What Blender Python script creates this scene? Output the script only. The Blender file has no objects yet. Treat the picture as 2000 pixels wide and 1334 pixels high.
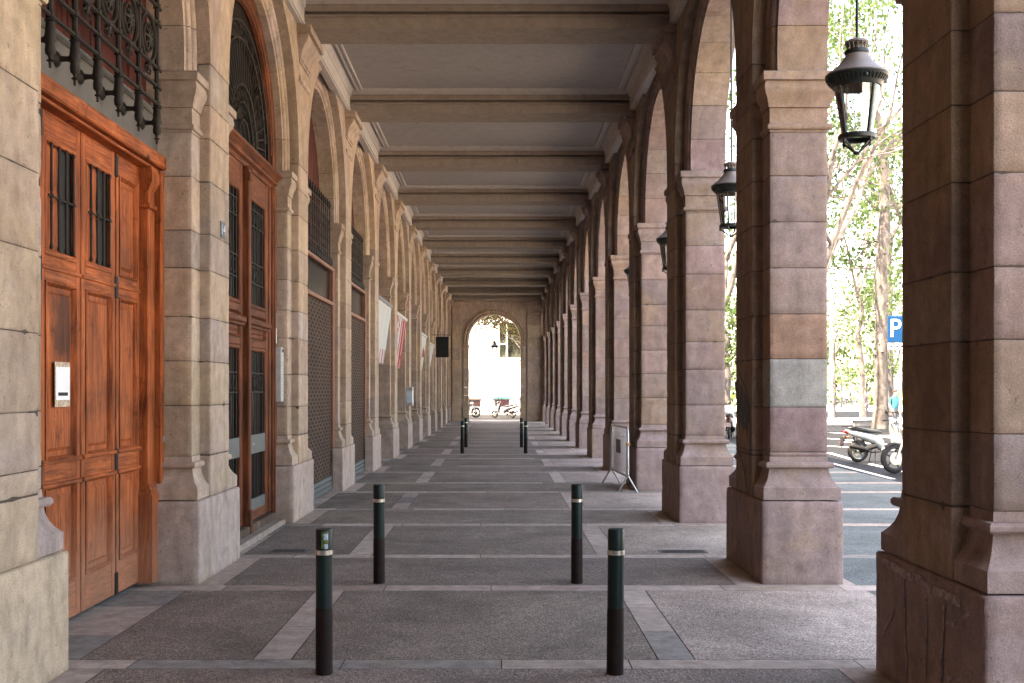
import bpy, bmesh, math, random
from math import sin, cos, pi, radians, sqrt
from mathutils import Vector, Matrix
scene = bpy.context.scene
COL = scene.collection
rng = random.Random(7)

# ------------------------------------------------------------------ mesh builder
class MB:
    def __init__(s):
        s.v = []; s.f = []; s.c = []; s.m = []
    def add(s, vs, fs, col=(1, 1, 1), mi=0):
        b = len(s.v)
        s.v.extend([tuple(p) for p in vs])
        for f in fs:
            s.f.append([b + i for i in f]); s.c.append(col); s.m.append(mi)
        return s
    def box(s, x0, x1, y0, y1, z0, z1, ch=0.0, col=(1, 1, 1), mi=0):
        lo = (min(x0, x1), min(y0, y1), min(z0, z1)); hi = (max(x0, x1), max(y0, y1), max(z0, z1))
        if ch <= 0:
            vs = [(a, b, c) for a in (lo[0], hi[0]) for b in (lo[1], hi[1]) for c in (lo[2], hi[2])]
            fs = [(0, 1, 3, 2), (4, 6, 7, 5), (0, 4, 5, 1), (2, 3, 7, 6), (0, 2, 6, 4), (1, 5, 7, 3)]
            return s.add(vs, fs, col, mi)
        ch = min(ch, *(0.45 * (hi[k] - lo[k]) for k in range(3)))
        vs = []; ix = {}
        for sx in (0, 1):
            for sy in (0, 1):
                for sz in (0, 1):
                    sg = (sx, sy, sz)
                    for ax in range(3):
                        p = []
                        for k in range(3):
                            e = hi[k] if sg[k] else lo[k]
                            if k != ax: e += -ch if sg[k] else ch
                            p.append(e)
                        ix[sg + (ax,)] = len(vs); vs.append(tuple(p))
        fs = []
        for ax in range(3):
            i, j = [k for k in range(3) if k != ax]
            for sg in (0, 1):
                q = []
                for (a, b) in ((0, 0), (1, 0), (1, 1), (0, 1)):
                    t = [0, 0, 0]; t[ax] = sg; t[i] = a; t[j] = b
                    q.append(ix[tuple(t) + (ax,)])
                fs.append(q)
            for a in (0, 1):
                for b in (0, 1):
                    t0 = [0, 0, 0]; t0[i] = a; t0[j] = b; t1 = list(t0); t1[ax] = 1
                    fs.append([ix[tuple(t0) + (i,)], ix[tuple(t0) + (j,)], ix[tuple(t1) + (j,)], ix[tuple(t1) + (i,)]])
        for sx in (0, 1):
            for sy in (0, 1):
                for sz in (0, 1):
                    fs.append([ix[(sx, sy, sz, k)] for k in range(3)])
        return s.add(vs, fs, col, mi)
    def loft(s, loops, col=(1, 1, 1), mi=0, cap0=True, cap1=True, closed=True):
        n = len(loops[0]); vs = [p for l in loops for p in l]; fs = []
        for a in range(len(loops) - 1):
            for i in range(n if closed else n - 1):
                j = (i + 1) % n
                fs.append((a * n + i, a * n + j, (a + 1) * n + j, (a + 1) * n + i))
        if cap0: fs.append(tuple(range(n))[::-1])
        if cap1: fs.append(tuple((len(loops) - 1) * n + i for i in range(n)))
        return s.add(vs, fs, col, mi)
    def moulded(s, sg, n0, n1, y0, y1, prof, col=(1, 1, 1), sc=(1, 1, 1, 1), mi=0):
        """stack of rectangles; prof = [(offset, z)...]; sc scales the offset on n0 side, n1 side, y0 side, y1 side"""
        L = []
        for off, z in prof:
            a, b, c, d = n0 - off * sc[0], n1 + off * sc[1], y0 - off * sc[2], y1 + off * sc[3]
            L.append([(sg * a, c, z), (sg * b, c, z), (sg * b, d, z), (sg * a, d, z)])
        return s.loft(L, col, mi)
    def tube(s, pts, r, n=8, col=(1, 1, 1), mi=0, cap=True):
        P = [Vector(p) for p in pts]
        R = r if isinstance(r, (list, tuple)) else [r] * len(P)
        up = None; loops = []
        for i, p in enumerate(P):
            if i == 0: d = P[1] - P[0]
            elif i == len(P) - 1: d = P[-1] - P[-2]
            else: d = P[i + 1] - P[i - 1]
            if d.length < 1e-9: d = Vector((0, 0, 1))
            d.normalize()
            if up is None:
                up = Vector((0, 0, 1)) if abs(d.z) < 0.9 else Vector((1, 0, 0))
            u = up - d * up.dot(d)
            if u.length < 1e-6: u = d.orthogonal()
            u.normalize(); w = d.cross(u); up = u
            loops.append([tuple(p + (u * cos(2 * pi * k / n) + w * sin(2 * pi * k / n)) * R[i]) for k in range(n)])
        return s.loft(loops, col, mi, cap, cap)
    def lathe(s, prof, c=(0, 0, 0), n=24, col=(1, 1, 1), mi=0, axis='z', cap0=True, cap1=True):
        L = []
        for r, z in prof:
            l = []
            for k in range(n):
                a = 2 * pi * k / n
                if axis == 'z': l.append((c[0] + r * cos(a), c[1] + r * sin(a), c[2] + z))
                elif axis == 'y': l.append((c[0] + r * cos(a), c[1] + z, c[2] + r * sin(a)))
                else: l.append((c[0] + z, c[1] + r * cos(a), c[2] + r * sin(a)))
            L.append(l)
        return s.loft(L, col, mi, cap0, cap1)
    def prism(s, poly, a, b, plane='yz', col=(1, 1, 1), mi=0):
        def P(u, w, t):
            return {'yz': (t, u, w), 'xz': (u, t, w), 'xy': (u, w, t)}[plane]
        n = len(poly)
        vs = [P(u, w, a) for u, w in poly] + [P(u, w, b) for u, w in poly]
        fs = [tuple(range(n)), tuple(range(2 * n - 1, n - 1, -1))] + [(i, (i + 1) % n, n + (i + 1) % n, n + i) for i in range(n)]
        return s.add(vs, fs, col, mi)
    def ribbon(s, pts, w, nrm, t=0.002, col=(1, 1, 1), mi=0):
        P = [Vector(p) for p in pts]; N = Vector(nrm); L = []
        for i, p in enumerate(P):
            d = (P[min(i + 1, len(P) - 1)] - P[max(i - 1, 0)]).normalized()
            q = d.cross(N).normalized() * (w / 2)
            L.append([tuple(p - q), tuple(p + q), tuple(p + q + N * t), tuple(p - q + N * t)])
        return s.loft(L, col, mi)
    def build(s, name, mats, parent=None, smooth=30, recalc=True, label=None, loc=None):
        me = bpy.data.meshes.new(name)
        me.from_pydata(s.v, [], s.f)
        if not isinstance(mats, (list, tuple)): mats = [mats]
        for m in mats: me.materials.append(m)
        if len(mats) > 1: me.polygons.foreach_set('material_index', s.m)
        if any(c != (1, 1, 1) for c in s.c):
            at = me.color_attributes.new('Col', 'FLOAT_COLOR', 'CORNER')
            buf = []
            for p, c in zip(me.polygons, s.c):
                buf.extend((c[0], c[1], c[2], 1.0) * p.loop_total)
            at.data.foreach_set('color', buf)
        if recalc:
            bm = bmesh.new(); bm.from_mesh(me)
            bmesh.ops.recalc_face_normals(bm, faces=bm.faces); bm.to_mesh(me); bm.free()
        if smooth:
            me.polygons.foreach_set('use_smooth', [True] * len(me.polygons))
            me.set_sharp_from_angle(angle=radians(smooth))
        me.update()
        o = bpy.data.objects.new(name, me); COL.objects.link(o)
        if parent: o.parent = parent
        if loc: o.location = loc
        if label: o['label'] = label
        return o

def empty(name, loc=(0, 0, 0), rz=0, parent=None):
    o = bpy.data.objects.new(name, None); COL.objects.link(o)
    o.empty_display_size = 0.2
    o.location = loc; o.rotation_euler = (0, 0, rz)
    if parent: o.parent = parent
    return o
def tag(o, label=None, cat=None, group=None, kind=None):
    if label: o['label'] = label
    if cat: o['category'] = cat
    if group: o['group'] = group
    if kind: o['kind'] = kind
    return o
def dup(root, loc, rz=0, label=None, skip=()):
    r = root.copy(); COL.objects.link(r); r.location = loc; r.rotation_euler = (0, 0, rz)
    if label: r['label'] = label
    for ch in list(root.children):
        if ch.name.split('.')[0] in skip: continue
        c = ch.copy(); COL.objects.link(c); c.parent = r
        for g in list(ch.children):
            d = g.copy(); COL.objects.link(d); d.parent = c
    return r
def text_mesh(body, size, ext=0.002):
    cu = bpy.data.curves.new('lettering', 'FONT'); cu.body = body; cu.size = size; cu.extrude = ext
    cu.align_x = 'CENTER'; cu.align_y = 'CENTER'
    o = bpy.data.objects.new('lettering', cu); COL.objects.link(o)
    dg = bpy.context.evaluated_depsgraph_get()
    me = bpy.data.meshes.new_from_object(o.evaluated_get(dg))
    bpy.data.objects.remove(o)
    return me

# ------------------------------------------------------------------ materials
def newmat(name):
    m = bpy.data.materials.new(name); m.use_nodes = True
    nt = m.node_tree; b = nt.nodes['Principled BSDF']
    return m, nt, b
def N(nt, t, **k):
    n = nt.nodes.new(t)
    for a, v in k.items():
        if a in n.inputs: n.inputs[a].default_value = v
        else: setattr(n, a, v)
    return n
def pos_node(nt, scale=(1, 1, 1)):
    g = N(nt, 'ShaderNodeNewGeometry')
    mp = N(nt, 'ShaderNodeMapping'); mp.inputs['Scale'].default_value = scale
    nt.links.new(g.outputs['Position'], mp.inputs['Vector'])
    return mp.outputs['Vector']
def obj_node(nt, scale=(1, 1, 1)):
    g = N(nt, 'ShaderNodeTexCoord')
    mp = N(nt, 'ShaderNodeMapping'); mp.inputs['Scale'].default_value = scale
    nt.links.new(g.outputs['Object'], mp.inputs['Vector'])
    return mp.outputs['Vector']
def noise(nt, vec, scale, detail=4, rough=0.55, dist=0.0):
    n = N(nt, 'ShaderNodeTexNoise'); n.inputs['Scale'].default_value = scale
    n.inputs['Detail'].default_value = detail; n.inputs['Roughness'].default_value = rough
    n.inputs['Distortion'].default_value = dist
    nt.links.new(vec, n.inputs['Vector'])
    return n.outputs['Fac']
def ramp(nt, fac, a, b, ca=(0, 0, 0, 1), cb=(1, 1, 1, 1)):
    r = N(nt, 'ShaderNodeValToRGB')
    r.color_ramp.elements[0].position = a; r.color_ramp.elements[0].color = ca
    r.color_ramp.elements[1].position = b; r.color_ramp.elements[1].color = cb
    nt.links.new(fac, r.inputs['Fac'])
    return r.outputs['Color']
def mix(nt, a, b, fac=0.5, mode='MIX'):
    m = N(nt, 'ShaderNodeMix'); m.data_type = 'RGBA'; m.blend_type = mode
    for sock, val in ((m.inputs[0], fac), (m.inputs[6], a), (m.inputs[7], b)):
        if isinstance(val, (int, float)): sock.default_value = val
        elif isinstance(val, tuple): sock.default_value = val if len(val) == 4 else val + (1,)
        else: nt.links.new(val, sock)
    return m.outputs[2]
def bump(nt, b, h, strength=0.4, dist=0.01):
    n = N(nt, 'ShaderNodeBump'); n.inputs['Strength'].default_value = strength; n.inputs['Distance'].default_value = dist
    nt.links.new(h, n.inputs['Height']); nt.links.new(n.outputs['Normal'], b.inputs['Normal'])
def g4(v): return (v, v, v, 1)

def mat_simple(name, col, rough=0.6, metal=0.0, var=0.15, scale=12, bmp=0.0, spec=0.5):
    m, nt, b = newmat(name)
    p = obj_node(nt)
    f = noise(nt, p, scale, 5)
    c = mix(nt, tuple(col), ramp(nt, f, 0.3, 0.75, g4(1 - var), g4(1 + var)), 1.0, 'MULTIPLY')
    nt.links.new(c, b.inputs['Base Color'])
    b.inputs['Roughness'].default_value = rough; b.inputs['Metallic'].default_value = metal
    b.inputs['Specular IOR Level'].default_value = spec
    if bmp: bump(nt, b, noise(nt, p, scale * 6, 4), bmp, 0.004)
    return m

def mat_stone(name, attr=True, base=(0.4, 0.32, 0.26), stain=(0.45, 0.33, 0.17), grain=1.0, bmp=0.5, vary=1.0):
    m, nt, b = newmat(name)
    p = pos_node(nt); pz = pos_node(nt, (1.6, 1.6, 0.35))
    if attr:
        a = N(nt, 'ShaderNodeAttribute'); a.attribute_name = 'Col'; c = a.outputs['Color']
    else:
        rgb = N(nt, 'ShaderNodeRGB'); rgb.outputs[0].default_value = base + (1,); c = rgb.outputs[0]
    n1 = noise(nt, p, 1.3, 6, 0.6, 0.6); n2 = noise(nt, p, 7.5, 8, 0.65, 0.3); n3 = noise(nt, p, 95, 3, 0.6); n4 = noise(nt, pz, 4.5, 5, 0.6)
    c = mix(nt, c, tuple(stain), ramp(nt, n1, 0.52, 0.78, g4(0), g4(0.38)))
    c = mix(nt, c, (0.42, 0.37, 0.36), ramp(nt, noise(nt, p, 2.1, 6, 0.6, 1.0), 0.55, 0.75, g4(0), g4(0.25)))
    c = mix(nt, c, ramp(nt, n2, 0.3, 0.72, g4(1 - .24 * vary), g4(1 + .18 * vary)), 1.0, 'MULTIPLY')
    c = mix(nt, c, ramp(nt, n4, 0.33, 0.7, g4(1 - .18 * vary), g4(1 + .1 * vary)), 1.0, 'MULTIPLY')
    c = mix(nt, c, ramp(nt, n3, 0.3, 0.7, g4(1 - 0.2 * grain), g4(1 + 0.16 * grain)), 1.0, 'MULTIPLY')
    if attr and vary == 1.0 and grain == 1.0:
        c = mix(nt, c, (0.20, 0.125, 0.075), ramp(nt, noise(nt, pos_node(nt, (1, 1, .6)), 0.85, 7, 0.66, 1.4), 0.52, 0.78, g4(0), g4(0.62)))
    # dark pits and grime specks with a shape of their own
    pit = ramp(nt, noise(nt, p, 23, 2, 0.5, 0.8), 0.67, 0.74, g4(0), g4(0.45))
    c = mix(nt, c, (0.07, 0.05, 0.04), pit)
    gr = mix(nt, ramp(nt, noise(nt, p, 3.3, 7, 0.68, 1.3), 0.58, 0.8, g4(0), g4(0.5)), g4(0), 0.0)
    c = mix(nt, c, (0.1, 0.075, 0.06), gr)
    nt.links.new(c, b.inputs['Base Color'])
    b.inputs['Roughness'].default_value = 0.9; b.inputs['Specular IOR Level'].default_value = 0.1
    h = mix(nt, mix(nt, n3, n2, 0.5), pit, 0.25, 'SUBTRACT')
    bump(nt, b, h, bmp, 0.012)
    return m

def mat_wood(name, dark, light, axis='z', knots=True, rough=0.5):
    m, nt, b = newmat(name)
    sc = (9, 9, 0.55) if axis == 'z' else (9, 0.55, 9)
    p = pos_node(nt, sc); q = pos_node(nt)
    g1 = noise(nt, p, 2.2, 6, 0.6, 1.6); g2 = noise(nt, p, 11, 4, 0.6, 0.4); big = noise(nt, q, 1.6, 5, 0.6, 0.5)
    c = ramp(nt, g1, 0.3, 0.68, tuple(dark) + (1,), tuple(light) + (1,))
    c = mix(nt, c, ramp(nt, g2, 0.3, 0.7, g4(0.72), g4(1.15)), 1.0, 'MULTIPLY')
    c = mix(nt, c, ramp(nt, big, 0.3, 0.72, g4(0.45), g4(1.3)), 1.0, 'MULTIPLY')
    if knots:
        v = N(nt, 'ShaderNodeTexVoronoi'); v.inputs['Scale'].default_value = 3.1
        mp = pos_node(nt, (1, 1, 0.55) if axis == 'z' else (1, 0.55, 1)); nt.links.new(mp, v.inputs['Vector'])
        c = mix(nt, (dark[0] * 0.18, dark[1] * 0.16, dark[2] * 0.2), c, ramp(nt, v.outputs['Distance'], 0.05, 0.1, g4(0.1), g4(1)))
        st = noise(nt, q, 4.2, 6, 0.65, 1.2)
        c = mix(nt, c, (dark[0] * 0.2, dark[1] * 0.18, dark[2] * 0.25), ramp(nt, st, 0.57, 0.76, g4(0), g4(0.8)))
    if knots:
        sp = N(nt, 'ShaderNodeSeparateXYZ'); nt.links.new(q, sp.inputs[0])
        ad = N(nt, 'ShaderNodeMath', operation='MULTIPLY_ADD'); nt.links.new(noise(nt, q, 3.0, 6, 0.65, 0.8), ad.inputs[0]); ad.inputs[1].default_value = -.6; nt.links.new(sp.outputs[2], ad.inputs[2])
        fd = ramp(nt, ad.outputs[0], -0.2, 0.6, g4(0.6), g4(0))
        c = mix(nt, c, mix(nt, (0.40, 0.20, 0.125), ramp(nt, g2, 0.3, 0.7, g4(0.6), g4(1.2)), 1.0, 'MULTIPLY'), fd)
        c = mix(nt, c, (0.45, 0.22, 0.12), ramp(nt, noise(nt, p, 3.7, 5, 0.7, 0.5), 0.56, 0.74, g4(0), g4(0.4)))
        ds = N(nt, 'ShaderNodeVectorMath', operation='DISTANCE'); nt.links.new(pos_node(nt, (1, 1, .8)), ds.inputs[0]); ds.inputs[1].default_value = (-3.19, 8.27, 1.76)
        a2 = N(nt, 'ShaderNodeMath', operation='MULTIPLY_ADD'); nt.links.new(noise(nt, q, 6, 5, .6), a2.inputs[0]); a2.inputs[1].default_value = -.3; nt.links.new(ds.outputs['Value'], a2.inputs[2])
        c = mix(nt, c, (0.028, 0.012, 0.008), ramp(nt, a2.outputs[0], -.1, .12, g4(.75), g4(0)))
    nt.links.new(c, b.inputs['Base Color'])
    b.inputs['Roughness'].default_value = rough + .15; b.inputs['Specular IOR Level'].default_value = 0.2
    bump(nt, b, mix(nt, g1, g2, 0.5), 0.25, 0.006)
    return m

def mat_aggregate(name, ca, cb, scale=95):
    m, nt, b = newmat(name)
    p = pos_node(nt)
    v = N(nt, 'ShaderNodeTexVoronoi'); v.inputs['Scale'].default_value = scale; nt.links.new(p, v.inputs['Vector'])
    sep = N(nt, 'ShaderNodeSeparateColor'); nt.links.new(v.outputs['Color'], sep.inputs[0])
    c = ramp(nt, sep.outputs[0], 0.05, 0.95, tuple(ca) + (1,), tuple(cb) + (1,))
    c = mix(nt, c, (0.50, 0.42, 0.35), ramp(nt, sep.outputs[1], 0.86, 0.93, g4(0), g4(0.8)))
    c = mix(nt, c, (0.04, 0.034, 0.03), ramp(nt, sep.outputs[2], 0.85, 0.93, g4(0), g4(0.6)))
    c = mix(nt, c, ramp(nt, v.outputs['Distance'], 0.25, 0.7, g4(1.06), g4(0.7)), 1.0, 'MULTIPLY')
    n1 = noise(nt, p, 0.9, 6, 0.6, 0.7); n2 = noise(nt, p, 4.5, 6, 0.65, 0.4)
    c = mix(nt, c, ramp(nt, n1, 0.32, 0.7, g4(0.68), g4(1.22)), 1.0, 'MULTIPLY')
    c = mix(nt, c, ramp(nt, n2, 0.3, 0.7, g4(0.82), g4(1.12)), 1.0, 'MULTIPLY')
    gum = N(nt, 'ShaderNodeTexVoronoi'); gum.inputs['Scale'].default_value = 3.3; nt.links.new(p, gum.inputs['Vector'])
    c = mix(nt, c, (0.05, 0.045, 0.042), ramp(nt, gum.outputs['Distance'], 0.045, 0.075, g4(0.6), g4(0)))
    c = mix(nt, c, (0.07, 0.055, 0.047), ramp(nt, noise(nt, p, 0.55, 7, 0.68, 1.2), 0.55, 0.75, g4(0), g4(0.55)))
    a = N(nt, 'ShaderNodeAttribute'); a.attribute_name = 'Col'
    c = mix(nt, c, a.outputs['Color'], 1.0, 'MULTIPLY')
    nt.links.new(c, b.inputs['Base Color'])
    b.inputs['Roughness'].default_value = 0.75; b.inputs['Specular IOR Level'].default_value = 0.3
    bump(nt, b, v.outputs['Distance'], 0.5, 0.008)
    return m

def mat_glass(name, tint=(1, 1, 1), alpha=0.25, rough=0.03):
    m, nt, b = newmat(name)
    tr = N(nt, 'ShaderNodeBsdfTransparent'); tr.inputs[0].default_value = tuple(tint) + (1,)
    gl = N(nt, 'ShaderNodeBsdfGlossy'); gl.inputs['Roughness'].default_value = rough
    fr = N(nt, 'ShaderNodeFresnel'); fr.inputs['IOR'].default_value = 1.5
    ad = N(nt, 'ShaderNodeMath', operation='MULTIPLY_ADD'); nt.links.new(fr.outputs[0], ad.inputs[0]); ad.inputs[1].default_value = 1.0; ad.inputs[2].default_value = alpha
    ms = N(nt, 'ShaderNodeMixShader'); nt.links.new(ad.outputs[0], ms.inputs[0])
    nt.links.new(tr.outputs[0], ms.inputs[1]); nt.links.new(gl.outputs[0], ms.inputs[2])
    nt.links.new(ms.outputs[0], nt.nodes['Material Output'].inputs['Surface'])
    return m

def mat_leaf(name, c1, c2):
    m, nt, b = newmat(name)
    a = N(nt, 'ShaderNodeAttribute'); a.attribute_name = 'Col'
    df = N(nt, 'ShaderNodeBsdfDiffuse'); tl = N(nt, 'ShaderNodeBsdfTranslucent')
    c = mix(nt, a.outputs['Color'], tuple(c1), 1.0, 'MULTIPLY'); c_ = mix(nt, a.outputs['Color'], tuple(c2), 1.0, 'MULTIPLY')
    nt.links.new(c, df.inputs[0]); nt.links.new(c_, tl.inputs[0])
    ms = N(nt, 'ShaderNodeMixShader'); ms.inputs[0].default_value = 0.5
    nt.links.new(df.outputs[0], ms.inputs[1]); nt.links.new(tl.outputs[0], ms.inputs[2])
    nt.links.new(ms.outputs[0], nt.nodes['Material Output'].inputs['Surface'])
    return m

def mat_bark(name):
    m, nt, b = newmat(name)
    p = pos_node(nt, (1, 1, 0.5))
    n1 = noise(nt, p, 3.0, 5, 0.6, 0.8); n2 = noise(nt, p, 22, 5, 0.6)
    c = ramp(nt, n1, 0.38, 0.62, (0.05, 0.043, 0.039, 1), (0.155, 0.137, 0.122, 1))
    c = mix(nt, c, ramp(nt, n2, 0.3, 0.7, g4(0.7), g4(1.15)), 1.0, 'MULTIPLY')
    nt.links.new(c, b.inputs['Base Color']); b.inputs['Roughness'].default_value = 0.9
    bump(nt, b, n2, 0.5, 0.02)
    return m

def mat_shutter(name):
    m, nt, b = newmat(name)
    p = pos_node(nt)
    sp = N(nt, 'ShaderNodeSeparateXYZ'); nt.links.new(p, sp.inputs[0])
    cb = N(nt, 'ShaderNodeCombineXYZ'); sy = N(nt, 'ShaderNodeMath', operation='MULTIPLY'); nt.links.new(sp.outputs[1], sy.inputs[0]); sy.inputs[1].default_value = 0.17; nt.links.new(sy.outputs[0], cb.inputs[0]); nt.links.new(sp.outputs[2], cb.inputs[1])
    br = N(nt, 'ShaderNodeTexBrick'); nt.links.new(cb.outputs[0], br.inputs['Vector'])
    br.inputs['Scale'].default_value = 1.0; br.inputs['Brick Width'].default_value = 0.054; br.inputs['Row Height'].default_value = 0.06
    br.inputs['Mortar Size'].default_value = 0.011; br.inputs['Mortar Smooth'].default_value = 0.6
    br.inputs['Color1'].default_value = (0.012, 0.009, 0.008, 1); br.inputs['Color2'].default_value = (0.02, 0.012, 0.011, 1)
    br.inputs['Mortar'].default_value = (0.105, 0.06, 0.038, 1)
    n = noise(nt, p, 2.0, 5)
    c = mix(nt, br.outputs['Color'], ramp(nt, n, 0.3, 0.7, g4(0.7), g4(1.2)), 1.0, 'MULTIPLY')
    nt.links.new(c, b.inputs['Base Color']); b.inputs['Roughness'].default_value = 0.7; b.inputs['Specular IOR Level'].default_value = 0.15
    bump(nt, b, br.outputs['Fac'], 0.5, 0.01)
    return m

M = {}
M['stone'] = mat_stone('sandstone_blocks')
M['mortar'] = mat_simple('dark_mortar', (0.07, 0.052, 0.042), 0.95)
M['ceil'] = mat_stone('ceiling_plaster', False, (0.35, 0.325, 0.315), (0.32, 0.285, 0.26), 0.12, 0.05, 0.3)
M['beam'] = mat_stone('beam_stone', False, (0.29, 0.238, 0.2), (0.25, 0.19, 0.14), 0.3, 0.12, 0.55)
M['fascia'] = mat_stone('plaster_fascia', False, (0.46, 0.42, 0.395), (0.42, 0.36, 0.30), 0.15, 0.05, 0.35)
M['pine'] = mat_wood('orange_pine', (0.15, 0.030, 0.009), (0.56, 0.145, 0.043), 'z')
M['pine_h'] = mat_wood('orange_pine_rail', (0.15, 0.030, 0.009), (0.56, 0.145, 0.043), 'y')
M['mahog'] = mat_wood('brown_door_wood', (0.075, 0.021, 0.009), (0.24, 0.073, 0.03), 'z', False)
M['mahog_h'] = mat_wood('brown_door_rail_wood', (0.075, 0.021, 0.009), (0.24, 0.073, 0.03), 'y', False)
M['redwood'] = mat_wood('red_painted_boards', (0.05, 0.010, 0.007), (0.115, 0.024, 0.017), 'z', False)
M['iron'] = mat_simple('dark_wrought_iron', (0.020, 0.015, 0.012), 0.6, 0.0, 0.25, 20, 0.2, 0.25)
M['slate'] = mat_simple('grey_lintel_stone', (0.11, 0.10, 0.09), 0.8, 0, 0.2, 4, 0.3)
M['dglass'] = mat_simple('dark_window_glass', (0.010, 0.010, 0.010), 0.2, 0, 0.1, 3, 0, 0.12)
M['copper'] = mat_simple('copper_brown_frame', (0.21, 0.085, 0.048), 0.5, 0.1, 0.2, 6)
M['shutter'] = mat_shutter('rolling_grille')
M['greymetal'] = mat_simple('grey_green_metal', (0.105, 0.125, 0.122), 0.5, 0.2, 0.2, 8)
M['agg'] = mat_aggregate('pebble_concrete', (0.175, 0.142, 0.118), (0.345, 0.285, 0.24))
M['strip'] = mat_stone('pale_paving_strip', True, grain=0.6)
M['asphalt'] = mat_aggregate('asphalt', (0.09, 0.108, 0.115), (0.155, 0.178, 0.188), 80)
M['plaza'] = mat_stone('plaza_gravel', False, (0.60, 0.56, 0.50), (0.56, 0.5, 0.42), 0.4, 0.2, 0.5)
M['paint'] = mat_simple('white_road_paint', (0.75, 0.75, 0.74), 0.7, 0, 0.12, 14)
M['green'] = mat_simple('dark_green_bollard_paint', (0.005, 0.0175, 0.0165), 0.4, 0.0, 0.25, 9, 0.1, 0.25)
M['rustbr'] = mat_simple('brown_worn_bollard_paint', (0.0145, 0.0075, 0.0065), 0.6, 0.0, 0.4, 14, 0.2, 0.2)
M['steel'] = mat_simple('brushed_steel', (0.55, 0.53, 0.50), 0.3, 0.9, 0.15, 15)
M['galv'] = mat_simple('galvanised_steel', (0.42, 0.43, 0.43), 0.42, 0.75, 0.2, 12)
M['white'] = mat_simple('white_paint', (0.78, 0.78, 0.77), 0.5, 0, 0.05, 5)
M['paper'] = mat_simple('white_paper', (0.80, 0.81, 0.82), 0.8, 0, 0.03, 5)
M['black'] = mat_simple('black_plastic', (0.012, 0.012, 0.012), 0.55, 0, 0.2, 9, 0, 0.2)
M['blackpaint'] = mat_simple('black_spray_paint', (0.008, 0.007, 0.007), 0.6, 0, 0.2, 9)
M['rubber'] = mat_simple('tyre_rubber', (0.016, 0.016, 0.016), 0.8, 0, 0.2, 30)
M['red'] = mat_simple('red_plastic', (0.22, 0.008, 0.01), 0.3, 0, 0.1, 9)
M['orange'] = mat_simple('orange_plastic', (0.3, 0.08, 0.01), 0.3, 0, 0.1, 9)
M['bike_white'] = mat_simple('white_scooter_paint', (0.24, 0.27, 0.28), 0.22, 0, 0.03, 4)
M['bike_dark'] = mat_simple('dark_scooter_paint', (0.03, 0.04, 0.05), 0.22, 0, 0.1, 4)
M['bike_silver'] = mat_simple('silver_scooter_paint', (0.10, 0.10, 0.105), 0.25, 0.3, 0.05, 4)
M['seat'] = mat_simple('black_seat_vinyl', (0.022, 0.026, 0.027), 0.55, 0, 0.1, 20)
M['lampmetal'] = mat_simple('brown_lantern_metal', (0.2, 0.17, 0.15), 0.5, 0.3, 0.2, 9)
M['lampdark'] = mat_simple('dark_green_lantern_metal', (0.018, 0.024, 0.022), 0.45, 0.3, 0.2, 9)
M['glass'] = mat_glass('lantern_glass', (0.93, 0.96, 0.95), 0.10, 0.04)
M['bark'] = mat_bark('plane_bark')
M['leaf'] = mat_leaf('spring_leaves', (1, 1, 1), (0.9, 1.05, 0.72))
M['signblue'] = mat_simple('blue_sign', (0.002, 0.045, 0.125), 0.7, 0, 0.04, 5, 0, 0.1)
M['numblue'] = mat_simple('enamel_number_plate', (0.09, 0.10, 0.115), 0.3, 0, 0.05, 5)
M['clothwhite'] = mat_simple('white_awning_cloth', (0.44, 0.46, 0.45), 0.85, 0, 0.05, 5)
M['clothred'] = mat_simple('red_awning_cloth', (0.33, 0.03, 0.04), 0.85, 0, 0.1, 5)
M['awngrey'] = mat_simple('grey_awning_case', (0.16, 0.17, 0.19), 0.5, 0.3, 0.1, 5)
M['facade'] = mat_stone('white_render_wall', False, (0.78, 0.76, 0.73), (0.7, 0.66, 0.6), 0.3)
M['teal'] = mat_simple('teal_canopy', (0.008, 0.13, 0.105), 0.6, 0, 0.1, 3)
M['brownmetal'] = mat_simple('brown_shelter_metal', (0.03, 0.016, 0.014), 0.5, 0.1, 0.2, 5)
M['skin'] = mat_simple('skin', (0.45, 0.27, 0.19), 0.55, 0, 0.05, 5)
M['hair'] = mat_simple('hair', (0.05, 0.035, 0.028), 0.7, 0, 0.2, 30)
M['turq'] = mat_simple('turquoise_shirt', (0.012, 0.14, 0.17), 0.85, 0, 0.1, 8)
M['trous'] = mat_simple('grey_trousers', (0.12, 0.12, 0.13), 0.85, 0, 0.1, 8)
M['darkcl'] = mat_simple('dark_clothes', (0.03, 0.028, 0.04), 0.85, 0, 0.1, 8)
M['sticker'] = mat_simple('printed_sticker', (0.25, 0.35, 0.5), 0.5, 0, 0.8, 40)

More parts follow.
